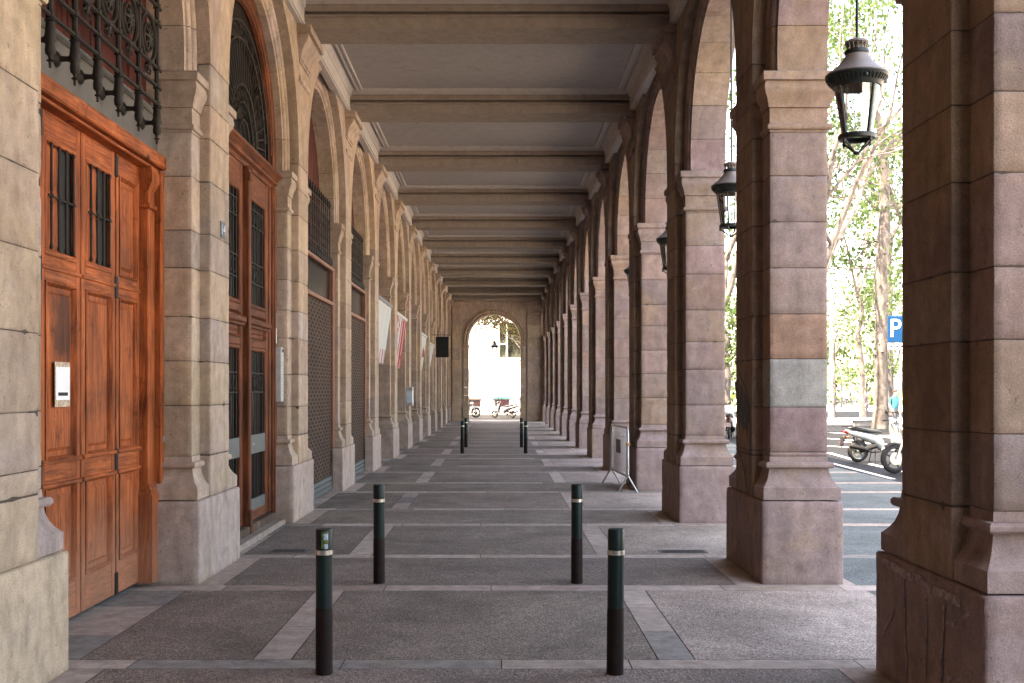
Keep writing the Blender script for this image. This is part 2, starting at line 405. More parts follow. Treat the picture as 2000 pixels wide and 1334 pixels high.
# ------------------------------------------------------------------ the arcade building
BAY = 4.65; P1 = 5.46; R = 1.675; ZS = 4.80; HP = 0.16      # pier i front at P1 + (i-1)*BAY
XR, XL = 2.365, 2.705                                      # pilaster faces
NP = 13
def pf(i): return P1 + (i - 1) * BAY
def bc(i): return pf(i) + 0.80 + BAY / 2                    # arch centre of bay i (between pier i and i+1)
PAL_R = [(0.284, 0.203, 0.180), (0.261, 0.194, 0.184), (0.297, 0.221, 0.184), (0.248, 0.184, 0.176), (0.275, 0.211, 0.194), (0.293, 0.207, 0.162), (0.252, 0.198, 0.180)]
PAL_P = [(0.257, 0.184, 0.140), (0.225, 0.162, 0.126), (0.243, 0.171, 0.126), (0.207, 0.149, 0.122), (0.234, 0.176, 0.140)]  # right pilasters and outer arches: browner stone, darkened to deepen inner-face shade
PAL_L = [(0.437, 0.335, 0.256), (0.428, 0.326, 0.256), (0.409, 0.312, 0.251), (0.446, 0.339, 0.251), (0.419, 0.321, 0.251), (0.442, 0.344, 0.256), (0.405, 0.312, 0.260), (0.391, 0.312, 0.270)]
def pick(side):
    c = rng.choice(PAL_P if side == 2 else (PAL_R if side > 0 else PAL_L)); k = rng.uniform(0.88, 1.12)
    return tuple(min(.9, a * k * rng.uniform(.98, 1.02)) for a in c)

bld = tag(empty('arcade_building', (0, 0, 0)), 'long sandstone arcade building with arches both sides and beamed coffered ceiling', 'building')

def courses(z0, z1, step=0.43, jit=0.05):
    zs = [z0]; n = max(1, round((z1 - z0) / step))
    for k in range(1, n): zs.append(z0 + (z1 - z0) * k / n + rng.uniform(-jit, jit))
    return zs + [z1]

from mathutils import noise as mnoise
def worn(o, cuts=5, amp=.0022, chip=.014):
    me = o.data; bm = bmesh.new(); bm.from_mesh(me)
    lay = bm.faces.layers.int.new('edge')
    for f in bm.faces: f[lay] = 1 if min(e.calc_length() for e in f.edges) < .02 else 0
    es = [e for e in bm.edges if e.calc_length() > .05]
    bmesh.ops.subdivide_edges(bm, edges=es, cuts=cuts, use_grid_fill=True)
    es = [e for e in bm.edges if e.calc_length() > .07]
    bmesh.ops.subdivide_edges(bm, edges=es, cuts=1, use_grid_fill=True)
    bm.normal_update()
    mv = []
    for v in bm.verts:
        p = v.co; k = mnoise.noise(p * 5.3) * amp + mnoise.noise(p * 17) * amp * .6
        if any(f[lay] for f in v.link_faces):
            q = mnoise.noise(p * 7.7) + .5 * mnoise.noise(p * 21); k -= max(0, q - .25) * chip + .0012
        mv.append((v, v.normal * k))
    for v, dv in mv: v.co += dv
    bm.to_mesh(me); bm.free()
    me.polygons.foreach_set('use_smooth', [True] * len(me.polygons)); me.set_sharp_from_angle(angle=radians(50))

BASEP = [(.085, .755), (.085, .862), (.075, .872), (.052, .90), (.030, .94), (.014, .99), (.008, 1.03), (.012, 1.033), (.036, 1.036), (.046, 1.05), (.046, 1.072), (.036, 1.088), (.004, 1.092), (.0, 1.14)]
IMPP = [(.0, 4.10), (.004, 4.118), (.03, 4.122), (.038, 4.135), (.038, 4.152), (.028, 4.168), (.002, 4.172), (.002, 4.318), (.022, 4.322), (.022, 4.345), (.03, 4.36), (.045, 4.40), (.075, 4.44), (.09, 4.475), (.092, 4.50), (.082, 4.53), (.082, 4.545), (.112, 4.55), (.115, 4.618), (.105, 4.63)]
NECKP = [(.0, 5.915), (.014, 5.92), (.03, 5.94), (.03, 5.985), (.02, 5.995), (.0, 6.0)]
CAPP = [(.0, 6.17), (.02, 6.175), (.02, 6.215), (.035, 6.22), (.035, 6.262), (.045, 6.28), (.06, 6.33), (.095, 6.385), (.13, 6.42), (.15, 6.46), (.152, 6.50), (.142, 6.515), (.142, 6.525), (.188, 6.53), (.19, 6.625)]

P2COL = [(0.261, 0.189, 0.176), (0.243, 0.171, 0.167), (0.288, 0.279, 0.257), (0.297, 0.189, 0.140), (0.275, 0.207, 0.184), (0.266, 0.203, 0.189), (0.252, 0.194, 0.184), (0.270, 0.203, 0.180)]
def pillar(side, i):
    s = side; Xp = XR if s > 0 else XL; Xa = Xp + 0.10; Xo = Xa + (0.525 if s > 0 else 0.62)
    y = pf(i); g = 0.0018
    nm = 'pillar' if s > 0 else 'wall_pier'
    root = empty(nm, (0, 0, 0), parent=bld)
    pal2 = (s > 0 and i == 2)
    # pedestal
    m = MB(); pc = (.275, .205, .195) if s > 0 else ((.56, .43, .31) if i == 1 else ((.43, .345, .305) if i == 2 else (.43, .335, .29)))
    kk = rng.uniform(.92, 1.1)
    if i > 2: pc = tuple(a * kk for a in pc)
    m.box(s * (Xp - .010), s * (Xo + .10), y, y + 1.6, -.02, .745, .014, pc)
    o = m.build('pedestal', M['stone'], root)
    if i <= (4 if s > 0 else 3): worn(o, 14)
    # base moulding + base of pilaster
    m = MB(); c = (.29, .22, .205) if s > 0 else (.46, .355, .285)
    if s < 0 and i == 1: c = (.42, .335, .31)
    m.moulded(s, Xa, Xo, y + HP, y + 1.6 - HP, BASEP, c, (1, 1, 1.5, 1.5))
    m.build('base_moulding', M['stone'], root)
    # shaft and pilaster in shared courses
    zs = courses(1.14, 4.10) if not pal2 else [1.14, 1.18, 1.59, 2.03, 2.44, 2.86, 3.28, 3.70, 4.10]
    if s < 0 and i == 1: zs = [1.14, 1.28, 1.62, 2.08, 2.56, 3.02, 3.50, 4.10]
    m = MB(); p = MB(); core = MB()
    for k in range(len(zs) - 1):
        c = pick(s)
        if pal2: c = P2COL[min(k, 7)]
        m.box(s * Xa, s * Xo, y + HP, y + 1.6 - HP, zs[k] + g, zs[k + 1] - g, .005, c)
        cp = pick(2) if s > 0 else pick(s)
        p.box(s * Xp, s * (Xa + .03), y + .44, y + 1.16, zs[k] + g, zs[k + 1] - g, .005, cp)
    zt = [4.10] + courses(4.10, ZS)[1:]
    p.box(s * Xp, s * (Xa + .03), y + .44, y + 1.16, .75, 1.135, .008, cp)
    for k in range(len(zt) - 1):
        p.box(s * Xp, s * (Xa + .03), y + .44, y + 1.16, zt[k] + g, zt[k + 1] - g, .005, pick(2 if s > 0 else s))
    core.box(s * (Xa + .006), s * (Xo - .006), y + HP + .006, y + 1.6 - HP - .006, .76, 4.6)
    core.box(s * (Xp + .006), s * (Xa + .02), y + .446, y + 1.154, .76, ZS)
    for o in (m.build('shaft', M['stone'], root), p.build('pilaster', M['stone'], root)):
        if i <= (4 if s > 0 else 3): worn(o)
    core.build('mortar_joints', M['mortar'], root, 0)
    # impost and capital
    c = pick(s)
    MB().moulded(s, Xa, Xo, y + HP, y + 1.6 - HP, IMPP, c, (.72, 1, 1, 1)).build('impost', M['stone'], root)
    m = MB()
    m.moulded(s, Xp, Xa, y + .44, y + 1.16, NECKP, pick(s), (1, 0, 1, 1))
    m.moulded(s, Xp, Xa, y + .44, y + 1.16, CAPP, pick(s), (1, 0, 1, 1))
    m.build('capital', M['stone'], root)
    return root

# moulded voussoir ring, swept along the arch: section in (radial offset, towards the nave)
ROLL = [(0, 0), (0, .028), (.022, .032), (.05, .032), (.056, .05), (.075, .064), (.098, .07), (.122, .064), (.138, .05), (.144, .034), (.185, .034), (.19, .055), (.21, .075), (.235, .082), (.262, .074), (.278, .052), (.282, .01), (.285, 0)]
def ring(m, side, yc, Xa, depth, R0, zs, z0, plain=False, axis='y'):
    """axis 'y': arch in the side walls (spans along y). axis 'x': arch across (spans along x, faces -y)."""
    sec = ROLL if not plain else [(0, 0), (.285, 0)]
    path = []
    L = zs - z0; tot = 2 * L + pi * R0
    n = max(9, int(round(tot / 0.42))); n += 1 - n % 2
    def at(t):
        d = t * tot
        if d < L: return (R0, z0 + d - zs, 1, 0)
        if d > tot - L: return (-R0, (tot - d) - L, -1, 0)
        a = (d - L) / R0
        return (R0 * cos(a), R0 * sin(a), cos(a), sin(a))
    g = 0.0035 / tot
    for k in range(n):
        t0, t1 = k / n + g, (k + 1) / n - g
        c = pick(-1 if side == 3 else side); loops = []
        q = 5
        for j in range(q + 1):
            u, w, cu, cw = at(t0 + (t1 - t0) * j / q)
            lp = []
            for dr, dn in [(0, -depth)] + sec + [(.285, -depth)]:
                a = yc + u + cu * dr; z = zs + w + cw * dr; nn = Xa - dn
                lp.append((side * nn, a, z) if axis == 'y' else (a, nn, z))
            loops.append(lp)
        m.loft(loops, c)
    # dark joint core just behind the faces
    loops = []
    for j in range(61):
        u, w, cu, cw = at(j / 60)
        lp = []
        for dr, nn in ((.010, Xa + .006), (.27, Xa + .006), (.27, Xa + depth - .006), (.010, Xa + depth - .006)):
            a = yc + u + cu * dr; z = zs + w + cw * dr
            lp.append((side * nn, a, z) if axis == 'y' else (a, nn, z))
        loops.append(lp)
    m.loft(loops, (.045, .035, .028))

def arc_poly(y0, y1, yc, r, z0, zs, zt, n=40):
    mid = [(yc + r * cos(pi * k / n), zs + r * sin(pi * k / n)) for k in range(n + 1)]
    if z0 < zs - 1e-6: mid = [(yc + r, z0)] + mid + [(yc - r, z0)]
    return [(y0, zt), (y1, zt), (y1, z0)] + mid + [(y0, z0)]

def arch(side, i):
    s = side; Xp = XR if s > 0 else XL; Xa = Xp + .10; dep = .525 if s > 0 else .40; yc = bc(i)
    m = MB(); ring(m, s, yc, Xa + .095, dep - .095, R, ZS, 4.632)
    o = m.build('arch', M['stone'], bld, 35)
    m = MB(); h = BAY / 2 - .002
    # outer order flush with the pilasters, and the body of the wall
    n = 40; r2 = 1.962
    half = [[(yc + h, 6.95), (yc + h, ZS + .003)] + [(yc + r2 * cos(pi * k / n), ZS + .003 + r2 * sin(pi * k / n)) for k in range(n // 2 + 1)] + [(yc, 6.95)]]
    half.append([(2 * yc - a, z) for a, z in half[0]])
    for poly in half:
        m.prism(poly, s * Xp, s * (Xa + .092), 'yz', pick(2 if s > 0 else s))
    m.prism(arc_poly(yc - h, yc + h, yc, R + .27, ZS, ZS, 7.05), s * (Xa + .10), s * (Xa + dep - .03), 'yz', pick(s))
    m.build('spandrel', M['stone'], o, 35)
    return o

for i in range(1, NP + 1):
    a = pillar(1, i); b = pillar(-1, i)
    if i == 1: a['label'] = 'nearest arcade pillar in deep shadow, brown and chalk-marked'
    if i == 2: a['label'] = 'pillar with pale grey block, orange block and black graffiti'; p2 = a
    if i < NP:
        arch(1, i); arch(-1, i)

# graffiti on the second pillar's shadowed inner face
def gpt(px, py, x=XR - .0035):
    Y = 2200 * XR / (px - 975.5)
    return (x, Y, 1.75 + (761 - py) * Y / 2200)
m = MB(); k = 0
gr = [([(1437, 706), (1448, 738), (1458, 760), (1464, 790), (1466, 840), (1465, 900), (1466, 960)], .02),
      ([(1437, 745), (1441, 790), (1444, 840), (1447, 780), (1449, 755)], .05), ([(1450, 757), (1450, 800), (1452, 842), (1455, 790), (1457, 770)], .06),
      ([(1457, 770), (1458, 815), (1460, 848), (1463, 800), (1460, 780)], .045), ([(1440, 800), (1448, 790), (1456, 800), (1462, 815)], .05),
      ([(1441, 760), (1446, 812), (1454, 832), (1461, 828)], .05), ([(1438, 850), (1444, 880), (1452, 905), (1458, 940), (1463, 966)], .018)]
for pts, w in gr:
    k += 1
    m.ribbon([gpt(a, b, XR - .0035 - .0004 * k) for a, b in pts], w * 1.5, (-1, 0, 0), .0003)
m.build('graffiti', M['blackpaint'], p2, 0)
# faint chalk strokes on the nearest pillar's pedestal
m = MB(); r2 = random.Random(3)
for (ya, za, yb, zb, w) in ((5.75, .66, 6.9, .70, .05), (6.55, .66, 6.5, .1, .02), (5.95, .6, 6.0, .2, .03), (6.2, .62, 6.2, .15, .014), (5.62, .62, 5.95, .5, .02), (5.6, .35, 5.9, .22, .02), (6.7, .45, 6.9, .25, .02)):
    k += 1
    pts = [(XR - .0125 - .0004 * k, ya + (yb - ya) * t / 6 + r2.uniform(-.015, .015), za + (zb - za) * t / 6 + r2.uniform(-.015, .015)) for t in range(7)]
    m.ribbon(pts, w, (-1, 0, 0), .0003)
chalk = mat_simple('faint_chalk', (0.26, 0.21, 0.21), 0.9, 0, 0.6, 30)
m.build('chalk_marks', chalk, [o for o in bld.children if o.name == 'pillar'][0], 0)

# beams, coffers
x0, x1 = -XL - .02, XR + .02
def beam_mesh():
    w = .35
    prof = [(-w, 6.63), (-w, 6.775), (-w - .035, 6.779), (-w - .035, 6.803), (-w + .07, 6.806), (-w + .07, 6.850), (-w - .02, 6.853), (-w - .02, 6.93), (-w - .05, 6.94), (-w - .05, 7.03)]
    poly = prof + [(-a, z) for a, z in reversed(prof)]
    return poly
mb = MB(); mb.prism(beam_mesh(), x0, x1, 'yz')
beam0 = mb.build('ceiling_beam', M['beam'], bld, 25, loc=(0, pf(2) + .8, 0))
for i in list(range(0, 2)) + list(range(3, NP + 1)):
    o = beam0.copy(); COL.objects.link(o); o.parent = bld; o.location = (0, pf(i) + .8, 0)
def coffer():
    m = MB(); h = BAY / 2
    m.box(x0, x1, -h, h, 6.995, 7.05, 0, mi=0)
    # side fascias with a small lower moulding and the cove
    for s, Xf in ((-1, XL - .065), (1, XR - .065)):
        pr = [(0, 6.635), (0, 6.66), (-.02, 6.664), (-.02, 6.70), (-.008, 6.71), (-.008, 6.90), (-.03, 6.915), (-.03, 6.935), (-.05, 6.955), (-.10, 6.995), (.12, 6.995), (.12, 6.635)]
        m.prism([(s * (Xf + a), z) for a, z in pr], -h + .345, h - .345, 'xz', mi=1)
    # raised frame moulding round the panel
    fx0, fx1, fy0, fy1 = -XL + .20, XR - .20, -h + .50, h - .50
    prof = [(0, 6.996), (0, 6.972), (.03, 6.965), (.04, 6.975), (.08, 6.975), (.09, 6.96), (.115, 6.965), (.12, 6.996)]
    loops = []
    for a, z in prof:
        loops.append([(fx0 + a, fy0 + a, z), (fx1 - a, fy0 + a, z), (fx1 - a, fy1 - a, z), (fx0 + a, fy1 - a, z)])
    m.loft(loops, mi=1, cap0=False, cap1=False)
    for sy in (-1, 1):
        pr = [(0, 6.94), (.06, 6.95), (.13, 6.97), (.15, 6.996), (-.05, 6.996)]
        m.prism([(sy * (-h + .405 + a), z) for a, z in pr], x0 + .12, x1 - .12, 'yz', mi=1)
    return m
cf0 = coffer().build('ceiling_coffer', [M['ceil'], M['fascia']], bld, 25, loc=(0, bc(1), 0))
for i in range(2, NP):
    o = cf0.copy(); COL.objects.link(o); o.parent = bld; o.location = (0, bc(i), 0)

# end wall with its arch
YE = 62.3; EX, ER, EZ = -.27, 1.43, 4.46
m = MB()
m.prism(arc_poly(-XL - .1, XR + .1, EX, ER + .27, 0, EZ, 7.0), YE + .04, YE + .5, 'xz', (.47, .37, .31))
ew = m.build('end_arch_wall', M['stone'], bld, 35)
m = MB(); ring(m, 3, EX, YE, .52, ER, EZ, 4.2, axis='x'); m.build('archivolt', M['stone'], ew, 35)
for sg in (-1, 1):
    m = MB()
    xa, xb = EX + sg * ER, EX + sg * (ER + .30)
    lo, hi = min(xa, xb), max(xa, xb)
    zs = courses(.9, 4.0, .55)
    for k in range(len(zs) - 1): m.box(lo, hi, YE - .01, YE + .52, zs[k] + .003, zs[k + 1] - .003, .008, pick(-1))
    m.box(lo - (.02), hi + .02, YE - .03, YE + .54, 0, .9, .012, pick(-1))
    m.moulded(1, lo, hi, YE - .01, YE + .52, [(0, 4.0), (.03, 4.02), (.03, 4.05), (0, 4.06), (.0, 4.1), (.05, 4.15), (.06, 4.2)], pick(-1))
    # side pilaster
    wx0, wx1 = (-XL + .1, EX - ER - .45) if sg < 0 else (EX + ER + .38, XR - .02)
    zs = courses(.9, 5.95, .6)
    for k in range(len(zs) - 1): m.box(wx0, wx1, YE - .08, YE + .05, zs[k] + .003, zs[k + 1] - .003, .008, pick(-1))
    m.box(wx0 - .04, wx1 + .04, YE - .11, YE + .05, 0, .9, .012, pick(-1))
    m.moulded(1, wx0, wx1, YE - .08, YE + .05, [(0, 5.95), (.03, 5.97), (.03, 6.0), (0, 6.01), (0, 6.2), (.05, 6.3), (.1, 6.45), (.12, 6.62)], pick(-1), (1, 1, 1, 0))
    m.build('pier_blocks', M['stone'], ew)

# body of the building: upper storeys and the mass behind the shop fronts, and the unseen arcade behind the viewer, closed by an added light-blocking wall
m = MB()
m.box(-13, XR + .62, -24, YE + .6, 7.06, 12.6, 0, (.40, .31, .25))  # unseen; height picked so its shadow covers the near street
m.box(-13, XR + .95, -24, YE + .75, 12.6, 13.0, .03, (.42, .33, .27))
m.box(-13, -3.62, -24, YE + .6, 0, 7.055, 0, (.12, .09, .075))
m.build('upper_storeys', M['stone'], bld, 30)
m = MB()
for i in range(-5, 1):
    y = pf(i)
    for s, Xp in ((1, XR), (-1, XL)):
        m.box(s * Xp, s * (Xp + .62), y + .16, y + 1.44, .75, 7.05, .01, (.37, .29, .24)); m.box(s * (Xp - .01), s * (Xp + .70), y, y + 1.6, 0, .75, .01, (.37, .29, .24))
        m.prism(arc_poly(bc(i) - 1.7, bc(i) + 1.7, bc(i), R, 4.7, 4.8, 7.05), s * (Xp + .1), s * (Xp + .62), 'yz', (.37, .29, .24))
m.box(-3.6, -3.3, -24, pf(1) + .1, 0, 7, 0, (.2, .1, .06)); m.box(-3.6, XR + .6, -8.6, -8.02, 0, 7.05, 0, (.2, .15, .12))  # second box: unseen cross wall added to cut light from behind
m.box(-3.4, XR + .3, -24, bc(0) + BAY / 2 - .1, 6.99, 7.05, 0, (.3, .26, .25))
for i in range(-5, 0): m.box(-XL, XR, pf(i) + .45, pf(i) + 1.15, 6.63, 7.0, 0, (.27, .21, .17))
m.build('rear_bays_and_light_block', M['stone'], bld, 30)

# ------------------------------------------------------------------ left-hand doors
def lb(m, n0, n1, y0, y1, z0, z1, ch=.004, col=(1, 1, 1), mi=0): m.box(-n1, -n0, y0, y1, z0, z1, ch, col, mi)
def panel(m, n, y0, y1, z0, z1, mi=0, deep=.028, raise_=.016, w=.035):
    def rect(i, nn): return [(-nn, y0 + i, z0 + i), (-nn, y1 - i, z0 + i), (-nn, y1 - i, z1 - i), (-nn, y0 + i, z1 - i)]
    m.loft([rect(0, n - .006), rect(.012, n - .012), rect(.02, n), rect(.03, n + deep), rect(w + .03, n + deep), rect(w + .055, n + deep - raise_), rect(w + .07, n + deep - raise_)], mi=mi, cap0=False)
def leaf_frame(m, n, y0, y1, z0, z1, ys, zs, t=.06):
    """stiles ys=[(y0,y1)...] full height, rails zs=[(z0,z1)...] between"""
    for a, b in ys: lb(m, n, n + t, a, b, z0, z1, .005, mi=0)
    for a, b in zs:
        for (p, q) in zip(ys[:-1], ys[1:]): lb(m, n + .002, n + t, p[1] + .0005, q[0] - .0005, a, b, .004, mi=1)

def pine_door():
    yc = bc(1)
    root = empty('wooden_door', (0, 0, 0), parent=bld); root['label'] = 'tall orange pine panelled door with barred openings'
    n = 3.19
    rails = [(.05, .32), (1.06, 1.10), (1.10, 1.24), (2.52, 2.70), (3.55, 3.72)]
    for k, (a, b, win) in enumerate(((yc + .012, yc + .765, True), (yc + .80, yc + 1.395, False), (yc - .765, yc - .012, True), (yc - 1.395, yc - .80, False))):
        m = MB(); st = .085 if win else .06
        leaf_frame(m, n, a, b, .05, 3.72, [(a, a + st), (b - st, b)], rails)
        ya, yb = a + st, b - st
        for z0, z1 in ((.32, 1.06), (1.24, 2.52)): panel(m, n, ya, yb, z0, z1)
        # astragal mouldings between the rails
        for z in (1.065, 1.235): lb(m, n - .022, n + .01, a + .01, b - .01, z - .016, z + .016, .007, mi=1)
        lb(m, n - .014, n + .01, a + .01, b - .01, 2.60, 2.63, .006, mi=1)
        lb(m, n + .04, n + .07, a, b, .05, 3.72, 0, mi=0)
        if win:
            lb(m, n + .075, n + .09, ya, yb, 2.70, 3.55, 0, mi=0)
            m.f = m.f; 
        else: panel(m, n, ya, yb, 2.70, 3.55)
        o = m.build('door_leaf', [M['pine'], M['pine_h']], root, 25)
        if win:
            # barred opening: dark recess, turned bars with a middle ring, cross bar
            g = MB(); lb(g, n + .031, n + .039, ya + .62 * (yb - ya), yb - .002, 2.702, 3.548, 0); g.build('dark_opening', M['black'], o, 0)
            f = MB()
            for z0, z1 in ((2.70, 2.745), (3.505, 3.55)): lb(f, n - .004, n + .03, ya, yb, z0, z1, .008, mi=1)
            for p, q in ((ya, ya + .035), (yb - .035, yb)): lb(f, n - .004, n + .03, p, q, 2.745, 3.505, .008, mi=0)
            f.build('opening_frame', [M['pine'], M['pine_h']], o, 25)
            g = MB(); nb = 4
            for j in range(nb):
                y = ya + .085 + (yb - ya - .17) * j / (nb - 1)
                g.lathe([(.008, 2.745), (.016, 2.76), (.009, 2.79), (.010, 3.0), (.013, 3.08), (.008, 3.1), (.019, 3.125), (.008, 3.15), (.013, 3.17), (.010, 3.3), (.009, 3.46), (.016, 3.48), (.008, 3.505)], (-(n - .012), y, 0), 8)
            lb(g, n - .018, n - .006, ya + .03, yb - .03, 3.118, 3.132, .003)
            g.build('window_bars', M['iron'], o, 40)
    hg = MB()
    for z in (.14, 1.17, 2.60, 3.61):
        for sg in (-1, 1): lb(hg, n - .012, n + .01, yc + sg * .782 - .032, yc + sg * .782 + .032, z - .09, z + .09, .006)
    hg.build('hinge', M['black'], root, 25)
    for sg in (-1, 1):
        m = MB()
        a, b = sorted((yc + sg * 1.41, yc + sg * 1.60)); lb(m, 3.115, 3.25, a, b, .9, 3.36, .01)
        c = (a + b) / 2
        m.moulded(-1, 3.115, 3.25, a, b, [(0, 3.36), (.018, 3.37), (.018, 3.40), (.0, 3.41), (.0, 3.52), (.02, 3.56), (.045, 3.60), (.05, 3.66), (.03, 3.735)], sc=(1, 0, 1, 0.2))
        m.moulded(-1, 3.115, 3.25, a, b, [(.05, .04), (.05, .80), (.03, .86), (.0, .92)], sc=(1, 0, 1, 0.2))
        lb(m, 3.055, 3.3, *sorted((yc + sg * 1.605, yc + sg * 1.70)), .04, 3.735, .012)
        m.build('door_frame', M['pine'], root, 25)
    m = MB(); lb(m, 3.035, 3.3, yc - 1.69, yc + 1.69, 3.745, 3.865, .012, mi=1); lb(m, 3.09, 3.3, yc - 1.68, yc + 1.68, 3.718, 3.744, .006, mi=1)
    m.build('lintel_board', [M['pine'], M['pine_h']], root, 25)
    m = MB(); lb(m, 3.12, 3.4, yc - 1.72, yc + 1.72, 3.87, 4.30, .01); lb(m, 3.10, 3.3, yc - 1.72, yc + 1.72, 4.22, 4.25, .008)
    m.build('grey_lintel', M['slate'], root, 25)
    m = MB()
    for k in range(5):
        a = yc - 1.7 + k * .68; lb(m, 3.2, 3.3, a, a + .66, 4.17, 6.6, .008); panel(m, 3.2, a + .09, a + .57, 4.34, 5.3); panel(m, 3.2, a + .09, a + .57, 5.42, 6.5)
    lb(m, 3.17, 3.3, yc - 1.72, yc + 1.72, 4.31, 4.40, .008)
    m.build('transom_panel', M['redwood'], root, 25)
    m = MB(); m.lathe([(.0, -.02), (.026, -.018), (.03, -.006), (.03, .0)], (-3.05, yc + 1.655, 1.30), 16, axis='x'); m.build('bell_push', M['galv'], root, 40)
    return root
pine = pine_door()

def bay1_grille():
    yc = bc(1); n = 2.985; m = MB()
    ys = [yc + o for o in (-1.55, -1.10, -.665, -.215, .24, .735, 1.23)]
    for y in ys:
        m.tube([(-n, y, 4.13), (-n, y, 6.35 - .3 * abs(y - yc))], .021, 8)
        m.lathe([(.0, -.285), (.009, -.28), (.012, -.245), (.026, -.235), (.012, -.222), (.015, -.205), (.032, -.19), (.036, -.16), (.03, -.12), (.042, -.10), (.034, -.04), (.03, .02), (.04, .03), (.026, .045), (.03, .08), (.022, .1)], (-n, y, 4.17), 10)
        # wall bracket to the lintel
        m.lathe([(.06, -.13), (.05, -.115), (.022, -.1), (.018, -.05), (.03, -.03), (.02, 0)], (-n, y, 4.075), 10, axis='x')
        for z in (4.24, 4.39, 4.55, 4.94, 5.09, 5.25): m.lathe([(.022, -.025), (.033, -.018), (.033, .018), (.022, .025)], (-n, y, z), 8)
    for z in (4.24, 4.39, 4.55, 4.94, 5.09, 5.25): m.tube([(-n, ys[0] - .1, z), (-n, ys[-1] + .1, z)], .017, 6)
    for a, b in zip(ys[:-1], ys[1:]):
        cy = (a + b) / 2; r = (b - a) * .40
        for rr, t in ((r, .018), (r * .58, .013)):
            m.tube([(-n, cy + rr * sin(2 * pi * k / 20), 4.745 + rr * cos(2 * pi * k / 20)) for k in range(21)], t, 6)
        for k in range(8):
            a8 = 2 * pi * k / 8
            m.tube([(-n, cy, 4.745), (-n + (.012), cy + r * .3 * sin(a8), 4.745 + r * .3 * cos(a8)), (-n, cy + r * .5 * sin(a8), 4.745 + r * .5 * cos(a8))], [.02, .016, .006], 5)
        m.lathe([(0, -.05), (.02, -.04), (.03, -.015), (.02, .01)], (-n, cy, 4.53), 8); m.lathe([(0, -.05), (.016, -.035), (.026, -.015), (.018, .01)], (-n - .005, cy, 4.50), 8)
        for sg in (-1, 1):   # small scrolls under the circles
            m.tube([(-n, cy + sg * (.02 + .055 * sin(t * .7)), 4.50 - .03 * (1 - cos(t * .7))) for t in range(6)], .008, 5)
    return m.build('iron_window_grille', M['iron'], bld, 40)
bay1_grille()

